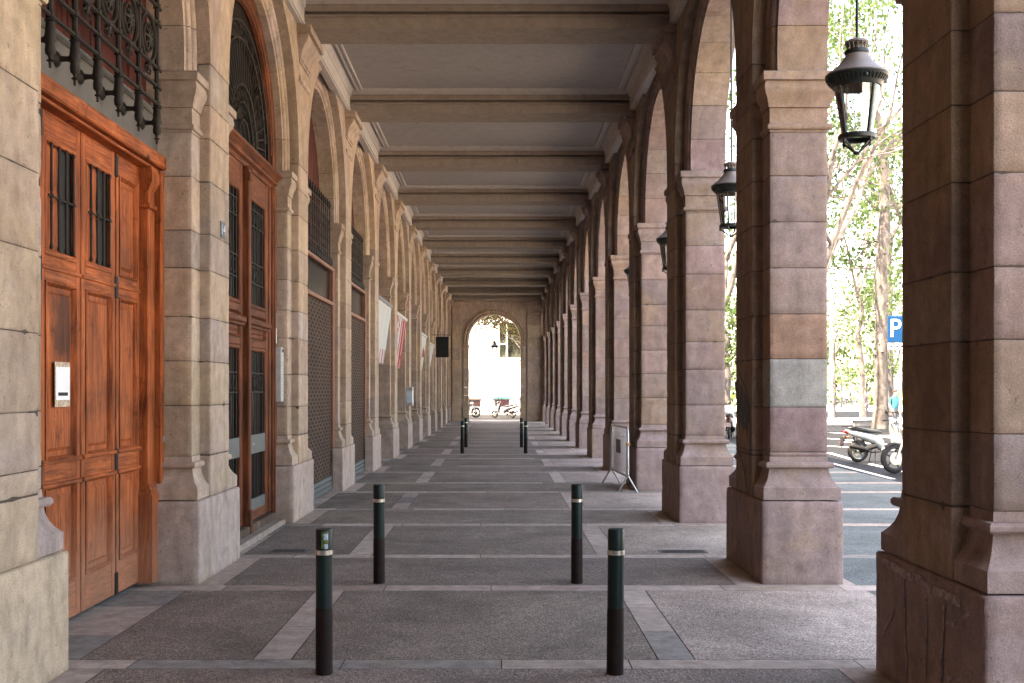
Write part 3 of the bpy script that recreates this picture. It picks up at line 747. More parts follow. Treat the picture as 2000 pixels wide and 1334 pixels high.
def brown_door():
    yc = bc(2); n = 3.0
    root = empty('panelled_double_door', (0, 0, 0), parent=bld); root['label'] = 'brown panelled double door with glazed leaves and fanlight'
    for sg in (-1, 1):
        def S(a, b): return sorted((yc + sg * a, yc + sg * b))
        m = MB()
        for a, b in ((.055, .20), (1.21, 1.40)): lb(m, n, n + .06, *S(a, b), .16, 4.38, .006, mi=0)
        lb(m, n - .02, n + .02, *S(1.37, 1.47), .16, 4.38, .01, mi=0)
        for a, b in ((.16, .24), (2.27, 2.36), (2.66, 2.74), (4.09, 4.38)): lb(m, n + .002, n + .06, *S(.2, 1.21), a, b, .005, mi=1)
        ya, yb = S(.2, 1.21); panel(m, n, ya, yb, 2.36, 2.66, 1)
        lb(m, n - .05, n + .01, *S(.08, 1.36), 2.53, 2.60, .012, mi=1); lb(m, n - .03, n + .01, *S(.08, 1.36), 2.49, 2.53, .01, mi=1)
        for z0, z1 in ((.24, 2.27), (2.74, 4.09)):
            for a, b, c, d in ((ya, ya + .05, z0, z1), (yb - .05, yb, z0, z1)): lb(m, n - .012, n + .03, a, b, c, d, .012, mi=0)
            for c, d in ((z0, z0 + .05), (z1 - .05, z1)): lb(m, n - .012, n + .03, ya + .05, yb - .05, c, d, .012, mi=1)
        o = m.build('door_leaf', [M['mahog'], M['mahog_h']], root, 25)
        g = MB(); lb(g, n + .034, n + .044, ya, yb, .24, 2.27, 0); lb(g, n + .034, n + .044, ya, yb, 2.74, 4.09, 0); g.build('pane', M['dglass'], o, 0)
        b = MB()
        for z0, z1 in ((.26, 2.25), (2.76, 4.07)):
            for j in range(6):
                y = ya + .12 + (yb - ya - .24) * j / 5; b.tube([(-(n + .02), y, z0), (-(n + .02), y, z1)], .009, 6)
        for z in (1.95, 1.72, 3.95, 3.75, 3.3, 3.05): lb(b, n + .014, n + .024, ya + .05, yb - .05, z - .007, z + .007, .002)
        for j in range(4):
            y = ya + .2 + (yb - ya - .4) * j / 3
            for zc in (1.83, 3.85, 3.17): b.tube([(-(n + .018), y + .06 * cos(2 * pi * k / 12), zc + .08 * sin(2 * pi * k / 12)) for k in range(13)], .006, 5)
        b.build('door_bars', M['iron'], o, 40)
        for za, zb in ((.97, 1.20), (.25, .42)): k = MB(); lb(k, n - .004, n + .03, ya + .05, yb - .05, za, zb, .004); k.build('kick_plate', M['greymetal'], o, 20)
        if sg > 0:
            k = MB(); k.lathe([(.02, .0), (.013, -.02), (.013, -.05), (.04, -.06), (.045, -.075), (.035, -.09), (0, -.093)], (-(n - .09) - .085, yc + .5, 1.09), 16, axis='x')
            k.build('door_knob', M['steel'], o, 40)
    m = MB(); lb(m, 2.925, 3.05, yc - .05, yc + .05, .14, 4.37, .012); lb(m, 2.905, 3.05, yc - .065, yc + .065, .06, .34, .012); lb(m, 2.91, 3.05, yc - .06, yc + .06, 4.2, 4.3, .012)
    m.lathe([(.05, 4.37), (.06, 4.34)], (-2.96, yc, 0), 8)
    m.build('meeting_stile', M['mahog'], root, 25)
    for sg in (-1, 1):
        m = MB(); a, b = sorted((yc + sg * 1.475, yc + sg * 1.70)); lb(m, 2.95, 3.2, a, b, .14, 4.40, .012); a, b = sorted((yc + sg * 1.50, yc + sg * 1.56)); lb(m, 2.93, 3.0, a, b, .14, 4.40, .012)
        m.build('door_frame', M['mahog'], root, 25)
    m = MB(); m.prism([(-2.99, 4.38), (-2.97, 4.42), (-2.93, 4.44), (-2.93, 4.47), (-2.90, 4.50), (-2.86, 4.53), (-2.86, 4.565), (-2.90, 4.575), (-2.90, 4.60), (-2.95, 4.64), (-3.2, 4.64), (-3.2, 4.38)], yc - 1.68, yc + 1.68, 'xz')
    m.build('transom_bar', M['mahog_h'], root, 25)
    m = MB(); L = []
    for k in range(49):
        a = pi * k / 48
        L.append([(-nn, yc + rr * cos(a), 4.80 + rr * sin(a)) for rr, nn in ((1.70, 2.96), (1.60, 2.945), (1.585, 2.96), (1.50, 2.96), (1.49, 2.975), (1.46, 2.975), (1.45, 3.02), (1.70, 3.05))])
    m.loft(L)
    for sg in (-1, 1): a, b = sorted((yc + sg * 1.46, yc + sg * 1.7)); lb(m, 2.96, 3.05, a, b, 4.64, 4.80, 0)
    fl = m.build('fanlight', M['mahog'], root, 35)
    m = MB(); m.prism(arc_poly(yc - 1.55, yc + 1.55, yc, .01, 4.6, 4.6, 6.4), -3.05, -3.03, 'yz'); m.build('pane', M['dglass'], fl, 0)
    m = MB(); n = 3.0
    for rr, t in ((1.38, .012), (1.18, .012), (.66, .014), (.46, .011), (.26, .011)):
        m.tube([(-n, yc + rr * cos(pi * k / 40), 4.66 + rr * sin(pi * k / 40)) for k in range(41)], t, 6)
    for k in range(1, 26):
        a = pi * k / 26; m.tube([(-n, yc + .66 * cos(a), 4.66 + .66 * sin(a)), (-n, yc + 1.18 * cos(a), 4.66 + 1.18 * sin(a))], .008, 5)
        for rr, q in ((1.28, .05), (.56, .045)):
            if k % 2: continue
            m.tube([(-n, yc + rr * cos(a) + q * cos(2 * pi * j / 8), 4.66 + rr * sin(a) + q * sin(2 * pi * j / 8)) for j in range(9)], .006, 4)
    m.tube([(-n, yc - 1.45, 4.67), (-n, yc + 1.45, 4.67)], .014, 6)
    m.build('fan_grille', M['iron'], fl, 40)
    m = MB(); lb(m, 2.80, 3.3, yc - 1.52, yc + 1.52, -.02, .06, .012, (.35, .29, .25)); lb(m, 2.92, 3.3, yc - 1.5, yc + 1.5, .06, .15, .012, (.12, .08, .06))
    m.build('door_step', M['stone'], root, 20)
    return root
brown_door()

def shutter_bay(i):
    root = empty('rolling_shutter', (0, bc(i), 0), parent=bld); yc = 0; n = 2.90
    m = MB(); lb(m, n, n + .03, -1.52, 1.52, .28, 3.18, 0); m.build('grille_curtain', M['shutter'], root, 0)
    m = MB()
    for z in (.04, .12, .20): lb(m, n - .02, n + .03, -1.52, 1.52, z, z + .072, .008)
    m.build('bottom_bar', M['greymetal'], root, 20)
    m = MB()
    for sg in (-1, 1): a, b = sorted((sg * 1.525, sg * 1.69)); lb(m, n - .04, n + .1, a, b, .02, 3.86, .01)
    lb(m, n - .05, n + .1, -1.52, 1.52, 3.185, 3.255, .012); lb(m, n - .05, n + .1, -1.52, 1.52, 3.775, 3.845, .012)
    m.build('shop_frame', M['copper'], root, 20)
    m = MB(); lb(m, n + .03, n + .05, -1.52, 1.52, 3.255, 3.775, 0); m.build('transom_pane', M['dglass'], root, 0)
    m = MB()
    for k in range(5): a = -1.7 + k * .68; lb(m, 3.12, 3.2, a, a + .67, 3.85, 6.6, .01)
    m.build('red_boarding', M['redwood'], root, 20)
    m = MB(); n2 = 2.93
    for k in range(15):
        y = -1.54 + k * .22
        m.tube([(-n2, y, 3.87), (-n2, y, 4.86)], .012, 5); m.lathe([(0, .16), (.02, .1), (.03, .06), (.014, .02), (.02, 0)], (-n2, y, 4.86), 6)
        m.lathe([(0, -.02), (.03, 0), (.04, .05), (.025, .1), (.012, .13)], (-n2 + .02, y, 3.88), 6)
        if k < 14:
            for zc in (4.22, 4.56): m.tube([(-n2, y + .11 + .085 * cos(2 * pi * j / 10), zc + .085 * sin(2 * pi * j / 10)) for j in range(11)], .008, 4)
    for z in (3.93, 4.09, 4.36, 4.70, 4.84): m.tube([(-n2, -1.6, z), (-n2, 1.6, z)], .011, 5)
    m.build('iron_grille', M['iron'], root, 40)
    return root
s3 = shutter_bay(3)
dup(s3, (0, bc(4), 0)).parent = bld
def shop_bay(i):
    root = empty('shop_front', (0, bc(i), 0), parent=bld); n = 3.16
    m = MB()
    for a, b in ((-1.7, -1.5), (-.06, .06), (1.5, 1.7)): lb(m, n, n + .1, a, b, .02, 4.2, .01)
    lb(m, n - .02, n + .1, -1.7, 1.7, 2.75, 2.88, .01); lb(m, n - .04, n + .1, -1.7, 1.7, 4.1, 4.3, .01); lb(m, n, n + .1, -1.5, 1.5, .02, .5, .01)
    m.build('shop_frame', M['mahog'], root, 20)
    m = MB(); lb(m, n + .05, n + .07, -1.7, 1.7, .4, 4.2, 0); m.build('shop_window', M['dglass'], root, 0)
    m = MB(); lb(m, n, n + .1, -1.72, 1.72, 4.3, 6.6, .01); m.build('red_boarding', M['redwood'], root, 20)
    return root
s5 = shop_bay(5)
for i in range(6, NP): dup(s5, (0, bc(i), 0)).parent = bld

# ------------------------------------------------------------------ ground
def sheet(name, x0, x1, y0, y1, z, mat, col=(1, 1, 1)):
    o = MB().add([(x0, y0, z), (x1, y0, z), (x1, y1, z), (x0, y1, z)], [(0, 1, 2, 3)], col).build(name, mat, None, 0, False)
    tag(o, kind='structure'); return o
sheet('ground', -600, 600, -300, 900, -.034, M['plaza'])
sheet('road', 7.62, 14.3, -30, 44, -.020, M['asphalt']); sheet('road_crossing', 7.62, 60, 44, 56, -.020, M['asphalt'])  # road kept narrow so unseen pale ground past it bounces sunlight inside
sheet('side_street', -40, 7.6, 66.2, 80, -.020, M['asphalt'])
sheet('road_far', 9, 90, 69, 92, -.024, M['asphalt'])
sheet('paving_bed', -3.4, 7.6, -24, 64.6, -.007, M['mortar'])
m = MB(); G = .004
def cell(x0, x1, y0, y1, mi, c):
    m.add([(x0 + G, y0 + G, 0), (x1 - G, y0 + G, 0), (x1 - G, y1 - G, 0), (x0 + G, y1 - G, 0)], [(0, 1, 2, 3)], c, mi)
def slabs(x0, x1, y0, y1, along, L=1.1):
    a, b = (x0, x1) if along == 'x' else (y0, y1)
    n = max(1, int(round((b - a) / L))); cuts = [a] + [a + (b - a) * (k + rng.uniform(-.2, .2)) / n for k in range(1, n)] + [b]
    for p, q in zip(cuts[:-1], cuts[1:]):
        k = rng.uniform(.82, 1.12); c = (.46 * k, .385 * k, .33 * k)
        if rng.random() < .13: c = (.285 * k, .265 * k, .24 * k)
        elif rng.random() < .2: c = (.42 * k, .335 * k, .29 * k)
        if along == 'x': cell(p, q, y0, y1, 1, c)
        else: cell(x0, x1, p, q, 1, c)
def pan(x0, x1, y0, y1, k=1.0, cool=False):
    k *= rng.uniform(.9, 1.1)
    if cool: cell(x0, x1, y0, y1, 0, (.48 * k, .67 * k, .75 * k)); return  # outside panels: same concrete, cool dim street light tinted into the colour
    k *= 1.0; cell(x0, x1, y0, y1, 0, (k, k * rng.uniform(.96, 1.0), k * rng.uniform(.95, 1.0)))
XO = 7.58
for i in range(-4, NP + 1):
    f = pf(i); r = f + 1.6
    slabs(-3.35, XO, f - .31, f - .03, 'x'); slabs(-3.35, XO, r + .0, r + .24, 'x')
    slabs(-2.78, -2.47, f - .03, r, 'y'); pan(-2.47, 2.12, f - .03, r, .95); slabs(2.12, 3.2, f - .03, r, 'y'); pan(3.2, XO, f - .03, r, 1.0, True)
    if i < NP:
        a, b = r + .24, f + BAY - .31
        slabs(-3.35, -2.72, a, b, 'y', .9); pan(-2.72, -1.60, a, b); slabs(-1.60, -1.35, a, b, 'y', 1.0)
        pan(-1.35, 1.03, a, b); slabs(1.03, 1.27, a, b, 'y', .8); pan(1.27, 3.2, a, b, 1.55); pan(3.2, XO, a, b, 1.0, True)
r = pf(NP) + 1.84
slabs(-3.35, XO, r, 64.6, 'x')
tag(m.build('pavement', [M['agg'], M['strip']], None, 0, False), kind='structure')
# parking bay lines on the road
def road_pt(px, py): Y = 3850 / (py - 761); return ((px - 975.5) * Y / 2200, Y)
m = MB()
for (a, b) in (((1618, 883), (1680, 900)), ((1600, 897), (1745, 934)), ((1600, 869), (1668, 873)), ((1640, 862), (1760, 868)), ((1600, 843), (1660, 846)), ((1700, 905), (1790, 925)), ((1610, 855), (1690, 861))):
    p, q = Vector(road_pt(*a)), Vector(road_pt(*b)); d = (q - p).normalized(); w = Vector((-d.y, d.x)) * .06
    if min(p.x, q.x) < 7.65: 
        t = (7.65 - p.x) / (q.x - p.x) if p.x < q.x else 0
        p = p + (q - p) * max(0, t)
    m.add([(p.x - w.x, p.y - w.y, -.016), (p.x + w.x, p.y + w.y, -.016), (q.x + w.x, q.y + w.y, -.016), (q.x - w.x, q.y - w.y, -.016)], [(0, 1, 2, 3)])
tag(m.build('road_markings', M['paint'], None, 0), kind='structure')
m = MB()
m.box(7.62, 60, 56.0, 56.25, -.03, .10, .02, (.42, .40, .37)); m.box(9, 60, 66.5, 66.7, -.03, .09, .02, (.42, .40, .37))
tag(m.build('kerb', M['stone'], None, 20), kind='structure')

# ------------------------------------------------------------------ bollards
def bollard_parts(root):
    m = MB(); m.lathe([(.051, .40), (.051, .735)], n=28, cap0=False, cap1=False); m.lathe([(.051, .765), (.051, .885), (.047, .893), (.0, .893)], n=28, cap0=False); m.build('post', M['green'], root, 40)
    MB().lathe([(.0525, -.02), (.0525, .36), (.0515, .40), (.0515, .41)], n=28).build('worn_base', M['rustbr'], root, 40)
    MB().lathe([(.0505, .735), (.0545, .737), (.0545, .763), (.0505, .765)], n=28, cap0=False, cap1=False).build('steel_band', M['steel'], root, 30)
b0 = empty('bollard', (-1.08, 6.94, 0)); bollard_parts(b0)
BG = 'bollards standing in pairs along the arcade floor'
tag(b0, 'near left green bollard with blue and white stickers on its head', 'bollard', BG)
def patch(z0, z1, a0, a1, mat, off):
    m = MB(); L = []
    for z in (z0, z1): L.append([((.0513 + off) * cos(a0 + (a1 - a0) * k / 8), (.0513 + off) * sin(a0 + (a1 - a0) * k / 8), z) for k in range(9)])
    m.loft(L, cap0=False, cap1=False, closed=False); return m.build('sticker', mat, b0, 40)
st_g = mat_simple('green_yellow_print', (.10, .14, .03), .5, 0, .9, 60); st_b = mat_simple('pale_blue_print', (.35, .45, .6), .5, 0, .7, 90)
patch(.775, .88, -1.75, -.9, st_g, .0006); patch(.83, .868, -1.45, -.95, st_b, .0012); patch(.775, .805, -1.4, -.98, st_b, .0012)
for X, Y, lab in ((.712, 6.94, 'near right green bollard with brown worn base and plain dark head'), (-1.088, 10.19, 'left green bollard of the second pair, beside the brown double door'),
                  (.70, 10.19, 'right green bollard of the second pair, in front of the graffiti pillar'), (-1.02, 30.9, 'far left bollard, nearer one of the distant left two'), (.72, 30.9, 'far right bollard, nearer one of the distant right two'),
                  (-1.015, 34.2, 'far left bollard, farther one of the distant left two'), (.672, 34.2, 'far right bollard, farther one of the distant right two')):
    o = dup(b0, (X, Y, 0), 0, lab, skip=('sticker',)); o.rotation_euler = (rng.uniform(-.009, .009), rng.uniform(-.009, .009), rng.uniform(0, 6))

def drain(x, y, w, l, lab):
    root = tag(empty('drain_cover', (x, y, 0)), lab, 'drain cover')
    m = MB(); m.box(-w / 2, w / 2, -l / 2, l / 2, .0005, .004, .001); m.build('lid', M['slate'], root, 0)
    m = MB()
    for k in range(7): m.box(-w / 2 + .03, w / 2 - .03, -l / 2 + l * (k + .7) / 8, -l / 2 + l * (k + 1) / 8, .0042, .0065, .001)
    m.build('ridges', M['slate'], root, 0)
drain(1.98, 12.17, .52, .22, 'flat dark drain cover in the paving left of the graffiti pillar')
drain(-2.28, 12.22, .40, .20, 'flat dark drain cover in the paving near the brown double door')
# ------------------------------------------------------------------ lanterns
def lantern():
    root = empty('hanging_lantern', (2.725, bc(1), 3.54))
    MB().tube([(0, 0, .86), (0, 0, 2.92)], .011, 8).build('rod', M['lampdark'], root, 40)
    m = MB(); m.lathe([(.02, .885), (.06, .878), (.088, .862), (.09, .85), (.07, .835), (.05, .825)], n=28)
    m.lathe([(.052, .79), (.052, .826)], n=20)
    for k in range(14):
        a = 2 * pi * k / 14; m.tube([(.056 * cos(a), .056 * sin(a), .79), (.07 * cos(a), .07 * sin(a), .815), (.082 * cos(a), .082 * sin(a), .848)], .006, 5)
    m.build('chimney_cap', M['lampmetal'], root, 35)
    MB().lathe([(.05, .80), (.088, .795), (.092, .785), (.092, .77), (.085, .762)], n=32).build('collar', M['lampdark'], root, 35)
    MB().lathe([(.084, .765), (.092, .745), (.115, .71), (.15, .672), (.19, .64), (.222, .618), (.235, .606), (.232, .598)], n=40, cap0=False).build('roof', M['lampmetal'], root, 40)
    m = MB(); m.lathe([(.233, .602), (.236, .592), (.226, .578), (.196, .536), (.18, .512), (.168, .508), (.168, .55), (.2, .595)], n=40, cap0=False, cap1=False)
    for k in range(44):
        a = 2 * pi * k / 44; c, s_ = cos(a), sin(a)
        if k % 11: m.tube([(.228 * c, .228 * s_, .575), (.202 * c, .202 * s_, .538)], .006, 5)
        else: m.lathe([(.0, -.016), (.016, -.01), (.016, .01), (0, .016)], (.214 * c, .214 * s_, .557), 8)
    m.build('gallery', M['lampdark'], root, 35)
    MB().lathe([(.168, .515), (.112, .158)], n=40, cap0=False, cap1=False).build('glass', M['glass'], root, 60)
    m = MB(); m.lathe([(.108, .155), (.135, .152), (.142, .14), (.138, .118), (.122, .11), (.105, .112)], n=32, cap0=False, cap1=False)
    m.build('ring', M['lampdark'], root, 40)
    m = MB()
    for k in range(4):
        a = radians(-62) + k * pi / 2; c, s_ = cos(a), sin(a)
        m.tube([(.172 * c, .172 * s_, .52), (.117 * c, .117 * s_, .15), (.125 * c, .125 * s_, .1), (.018 * c, .018 * s_, .015)], [.010, .010, .009, .008], 6)
        m.lathe([(0, -.02), (.012, -.01), (.012, .02)], (.135 * c, .135 * s_, .098), 8)
    m.lathe([(0, -.004), (.022, 0), (.026, .012), (.018, .024)], n=12)
    m.build('frame_bars', M['lampdark'], root, 40)
    return root
LG = 'lanterns hanging from the arches'
lan = tag(lantern(), 'nearest hanging lantern, against green trees between the two nearest pillars', 'lantern', LG)
for i, lab in ((2, 'lantern half hidden behind the graffiti pillar'), (3, 'small lantern sliver peeping out behind the third pillar'), (4, 'farthest side lantern, a dark sliver behind the fourth pillar')):
    dup(lan, (2.725, bc(i), 3.54), .3 * i, lab)
dup(lan, (-.27, YE + .26, 3.58), .5, 'tiny lantern hanging in the middle of the bright end arch')

# ------------------------------------------------------------------ crowd barrier
def barrier():
    root = tag(empty('crowd_barrier', (2.14, 20.15, 0), .045), 'galvanised steel crowd barrier standing beside the fourth pillar', 'barrier')
    m = MB(); L = 1.0; r = .019
    m.tube([(0, -L, .30), (0, -L, .98), (0, -L + .03, 1.06), (0, -L + .1, 1.1), (0, L - .1, 1.1), (0, L - .03, 1.06), (0, L, .98), (0, L, .30), (0, L - .02, .27), (0, -L + .02, .27), (0, -L, .30)], r, 10)
    m.build('frame', M['galv'], root, 40)
    m = MB()
    for k in range(1, 15): y = -L + 2 * L * k / 15; m.tube([(0, y, .27), (0, y, 1.1)], .006, 6)
    m.build('railing', M['galv'], root, 40)
    for sy in (-1, 1):
        for sx in (-1, 1):
            MB().tube([(0, sy * (L - .02), .29), (sx * .165, sy * (L - .02), .0), (sx * .185, sy * (L - .02), .005)], .015, 8).build('leg', M['galv'], root, 40)
    m = MB(); m.tube([(0, -L - .05, .42), (0, -L - .05, .48)], .014, 6); m.box(-.02, .02, -L - .06, -L + .02, .43, .45, .005); m.build('hook', M['galv'], root, 40)
    m = MB(); m.box(-.03, .03, -L - .045, -L + .02, .80, .845, .008); m.build('clamp', mat_simple('orange_brown_clamp', (.45, .2, .06), .6), root, 20)
    m = MB(); m.box(-.012, -.0085, -.25, .3, .62, .86, .002); m.build('sign_plate', mat_simple('worn_dark_plate', (.10, .095, .10), .5, .2, .5, 6), root, 0)
barrier()

# ------------------------------------------------------------------ things on the left wall
def awning(i, ya, yb, z, drop, style, lab, x0=-2.74):
    root = tag(empty('wall_awning', (0, bc(i), 0)), lab, 'awning', 'awnings over the left-hand shop fronts')
    m = MB(); m.box(x0 - .09, x0, ya, yb, z - .05, z + .05, .02); m.build('roller_case', M['awngrey'] if style == 'plain' else M['clothwhite'], root, 25)
    L = MB(); n = 10; val = MB(); red = MB()
    def P(t, y): return (x0 - .03 - .19 * t + .012 * sin(7 * y), y, z - .05 - drop * t)
    for k in range(n):
        a = ya + .03 + (yb - ya - .06) * k / n; b = ya + .03 + (yb - ya - .06) * (k + 1) / n
        tgt = (red if (style == 'stripes' and k % 2) else L)
        t1 = .74 if style == 'plain' else (1 if style != 'stripes' else 1)
        pts = [P(0, a), P(0, b), P(t1, b), P(t1, a)]
        tgt.add(pts + [(q[0] - .004, q[1], q[2]) for q in pts], [(0, 1, 2, 3), (7, 6, 5, 4), (0, 4, 5, 1), (1, 5, 6, 2), (2, 6, 7, 3), (3, 7, 4, 0)])
        if style == 'plain':
            w = (b - a) / 3
            for j in range(3):
                c0 = a + w * j; mid = c0 + w / 2
                q = [P(.74, c0), P(.74, c0 + w), P(.96, c0 + w), P(1.0, mid), P(.96, c0)]
                (red if j == 1 else val).add(q + [(s[0] - .004, s[1], s[2]) for s in q], [(0, 1, 2, 3, 4), (9, 8, 7, 6, 5)] + [(e, (e + 1) % 5, 5 + (e + 1) % 5, 5 + e) for e in range(5)])
    L.build('cloth', M['clothwhite'], root, 0)
    if val.v: val.build('valance', M['clothwhite'], root, 0)
    if red.v: red.build('red_stripes', M['clothred'], root, 0)
    if style == 'stripes':
        m = MB(); r3 = random.Random(5)
        for k in range(26):
            t = r3.uniform(.05, .95); y = r3.uniform(ya + .1, yb - .3); p = P(t, y); m.box(p[0] + .004, p[0] + .008, y, y + r3.uniform(.05, .2), p[2] - r3.uniform(.03, .09), p[2] + .02, 0)
        m.build('printed_blocks', M['clothred'], root, 0)
    if style == 'dot':
        MB().lathe([(0, 0), (.3, 0), (.3, .012), (0, .012)], (x0 - .10, .9, z - .5), 24, axis='x').build('red_disc', M['clothred'], root, 30)
    return root
awning(5, -1.6, 1.78, 3.88, 1.45, 'plain', 'plain white awning with red and white scalloped edge, nearest on the left wall')
awning(6, -1.6, 1.78, 3.82, 1.4, 'stripes', 'red and white patterned awning next to the plain white one')
awning(8, -1.6, 1.78, 3.75, 1.35, 'dot', 'pale awning with a dark red disc, far along the left wall')
awning(9, -1.6, 1.78, 3.6, 1.1, 'white', 'small pale awning just before the black hanging sign')
root = tag(empty('hanging_sign', (-2.30, 45.3, 0)), 'square black hanging sign on a bracket on the far left wall', 'sign')
MB().box(-.26, .26, -.035, .035, 3.05, 3.88, .012).build('board', M['black'], root, 20)
m = MB(); m.tube([(-.42, 0, 3.95), (.36, 0, 3.95)], .014, 6)
for x in (-.2, .2): m.tube([(x, 0, 3.86), (x, 0, 3.95)], .008, 5)
m.build('bracket', M['iron'], root, 30)
# house number plate on the second wall pier
root = tag(empty('house_number_plate', (-XL + .001, 10.98, 3.30), 0), 'small enamel house number plate reading 14 beside the brown door', 'number plate')
MB().box(.0, .012, -.085, .085, -.075, .085, .006).build('plate', M['numblue'], root, 20)
me = text_mesh('14', .15); me.materials.append(mat_simple('pale_blue_digits', (.55, .66, .78), .4, 0, .05, 5))
o = bpy.data.objects.new('digits', me); COL.objects.link(o); o.parent = root; o.rotation_euler = (pi / 2, 0, pi / 2); o.location = (.014, 0, .005)
m = MB()
for a, b in ((-.065, -.055), (.065, .065)): m.lathe([(.0, .018), (.006, .017), (.006, .010)], (0, a, b), 8, axis='x')
m.build('screws', M['iron'], root, 30)
# notice on the pine door
root = tag(empty('paper_notice', (-3.19, bc(1) - .40, 1.80)), 'white paper notice taped on the orange pine door', 'notice')
MB().box(.016, .019, -.13, .13, -.125, .115, 0).build('sheet', M['paper'], root, 0)
MB().box(.0192, .0202, -.09, .09, -.095, -.07, 0).build('black_line', M['black'], root, 0)
MB().box(.0135, .0155, -.14, .14, -.175, .15, 0).build('torn_tape', mat_simple('old_tape', (.5, .38, .27), .6, 0, .6, 40), root, 0)
# intercom and small notice at the brown door
root = tag(empty('door_intercom', (-2.93, bc(2) + 1.60, 1.95)), 'pale metal intercom panel with a column of buttons by the brown door', 'intercom')
MB().box(-.02, .075, -.07, .07, -.36, .36, .012).build('panel', mat_simple('pale_metal_panel', (.45, .45, .45), .5), root, 20)
m = MB()
for k in range(13):
    for y in (-.035, .02): m.box(.0752, .084, y, y + .022, -.27 + k * .042, -.248 + k * .042, .004)
m.build('buttons', M['galv'], root, 20)
m = MB(); m.box(.0752, .080, -.04, .04, .29, .33, 0); m.build('speaker', M['black'], root, 0)
root = tag(empty('door_card', (-2.945, bc(2) + 1.59, 2.46)), 'small white card on the brown door frame above the intercom', 'card')
MB().box(0, .006, -.045, .045, -.1, .1, .002).build('sheet', M['paper'], root, 0); MB().box(0, .005, -.045, .045, .11, .30, .002).build('grey_plate', M['galv'], root, 0)
root = tag(empty('wall_box', (-XL - .1, bc(6) + 1.95, 1.55)), 'small grey and white box fixed to the left wall beyond the awnings', 'box')
MB().box(0, .22, -.1, .1, -.28, .28, .015).build('case', M['galv'], root, 20); MB().box(.02, .20, -.115, -.101, -.2, .16, .004).build('cover', mat_simple('pale_blue_cover', (.45, .55, .62), .4), root, 20)

# ------------------------------------------------------------------ motor scooters
def wheel(root, x, r, w, spokes=5, rim=None):
    m = MB(); t = []
    for k in range(9):
        a = pi * k / 8; t.append((r - .075 * r / .27 + .075 * r / .27 * sin(a), -w / 2 * cos(a)))
    t = t + [(r * .70, w * .42), (r * .70, -w * .42)]
    m.lathe([(a, b) for a, b in t] + [t[0]], (x, 0, r), 28, axis='y', cap0=False, cap1=False)
    wh = m.build('wheel', M['rubber'], root, 40)
    m = MB(); m.lathe([(r * .71, -w * .35), (r * .64, -w * .3), (r * .64, w * .3), (r * .71, w * .35)], (x, 0, r), 28, axis='y', cap0=False, cap1=False)
    m.lathe([(0, -w * .6), (r * .17, -w * .55), (r * .17, w * .55), (0, w * .6)], (x, 0, r), 14, axis='y')
    for k in range(spokes):
        a = 2 * pi * k / spokes + .3; m.tube([(x + r * .12 * cos(a), 0, r + r * .12 * sin(a)), (x + r * .66 * cos(a + .18), 0, r + r * .66 * sin(a + .18))], r * .055, 6)
    m.build('rim', rim or M['galv'], wh, 35)
    m = MB(); m.lathe([(r * .2, w * .62), (r * .42, w * .62), (r * .42, w * .70), (r * .2, w * .70)], (x, 0, r), 20, axis='y'); m.build('brake_disc', M['steel'], wh, 35)
    return wh
def sect(m, S, n=14, mi=0, p=2.6):
    """loft along x: S = (x, zc, half height, half width)"""
    L = []
    for x, zc, hh, hw in S:
        l = []
        for k in range(n):
            a = 2 * pi * k / n; c, s_ = cos(a), sin(a)
            l.append((x, hw * math.copysign(abs(c) ** (2 / p), c), zc + hh * math.copysign(abs(s_) ** (2 / p), s_)))
        L.append(l)
    m.loft(L, mi=mi); return m
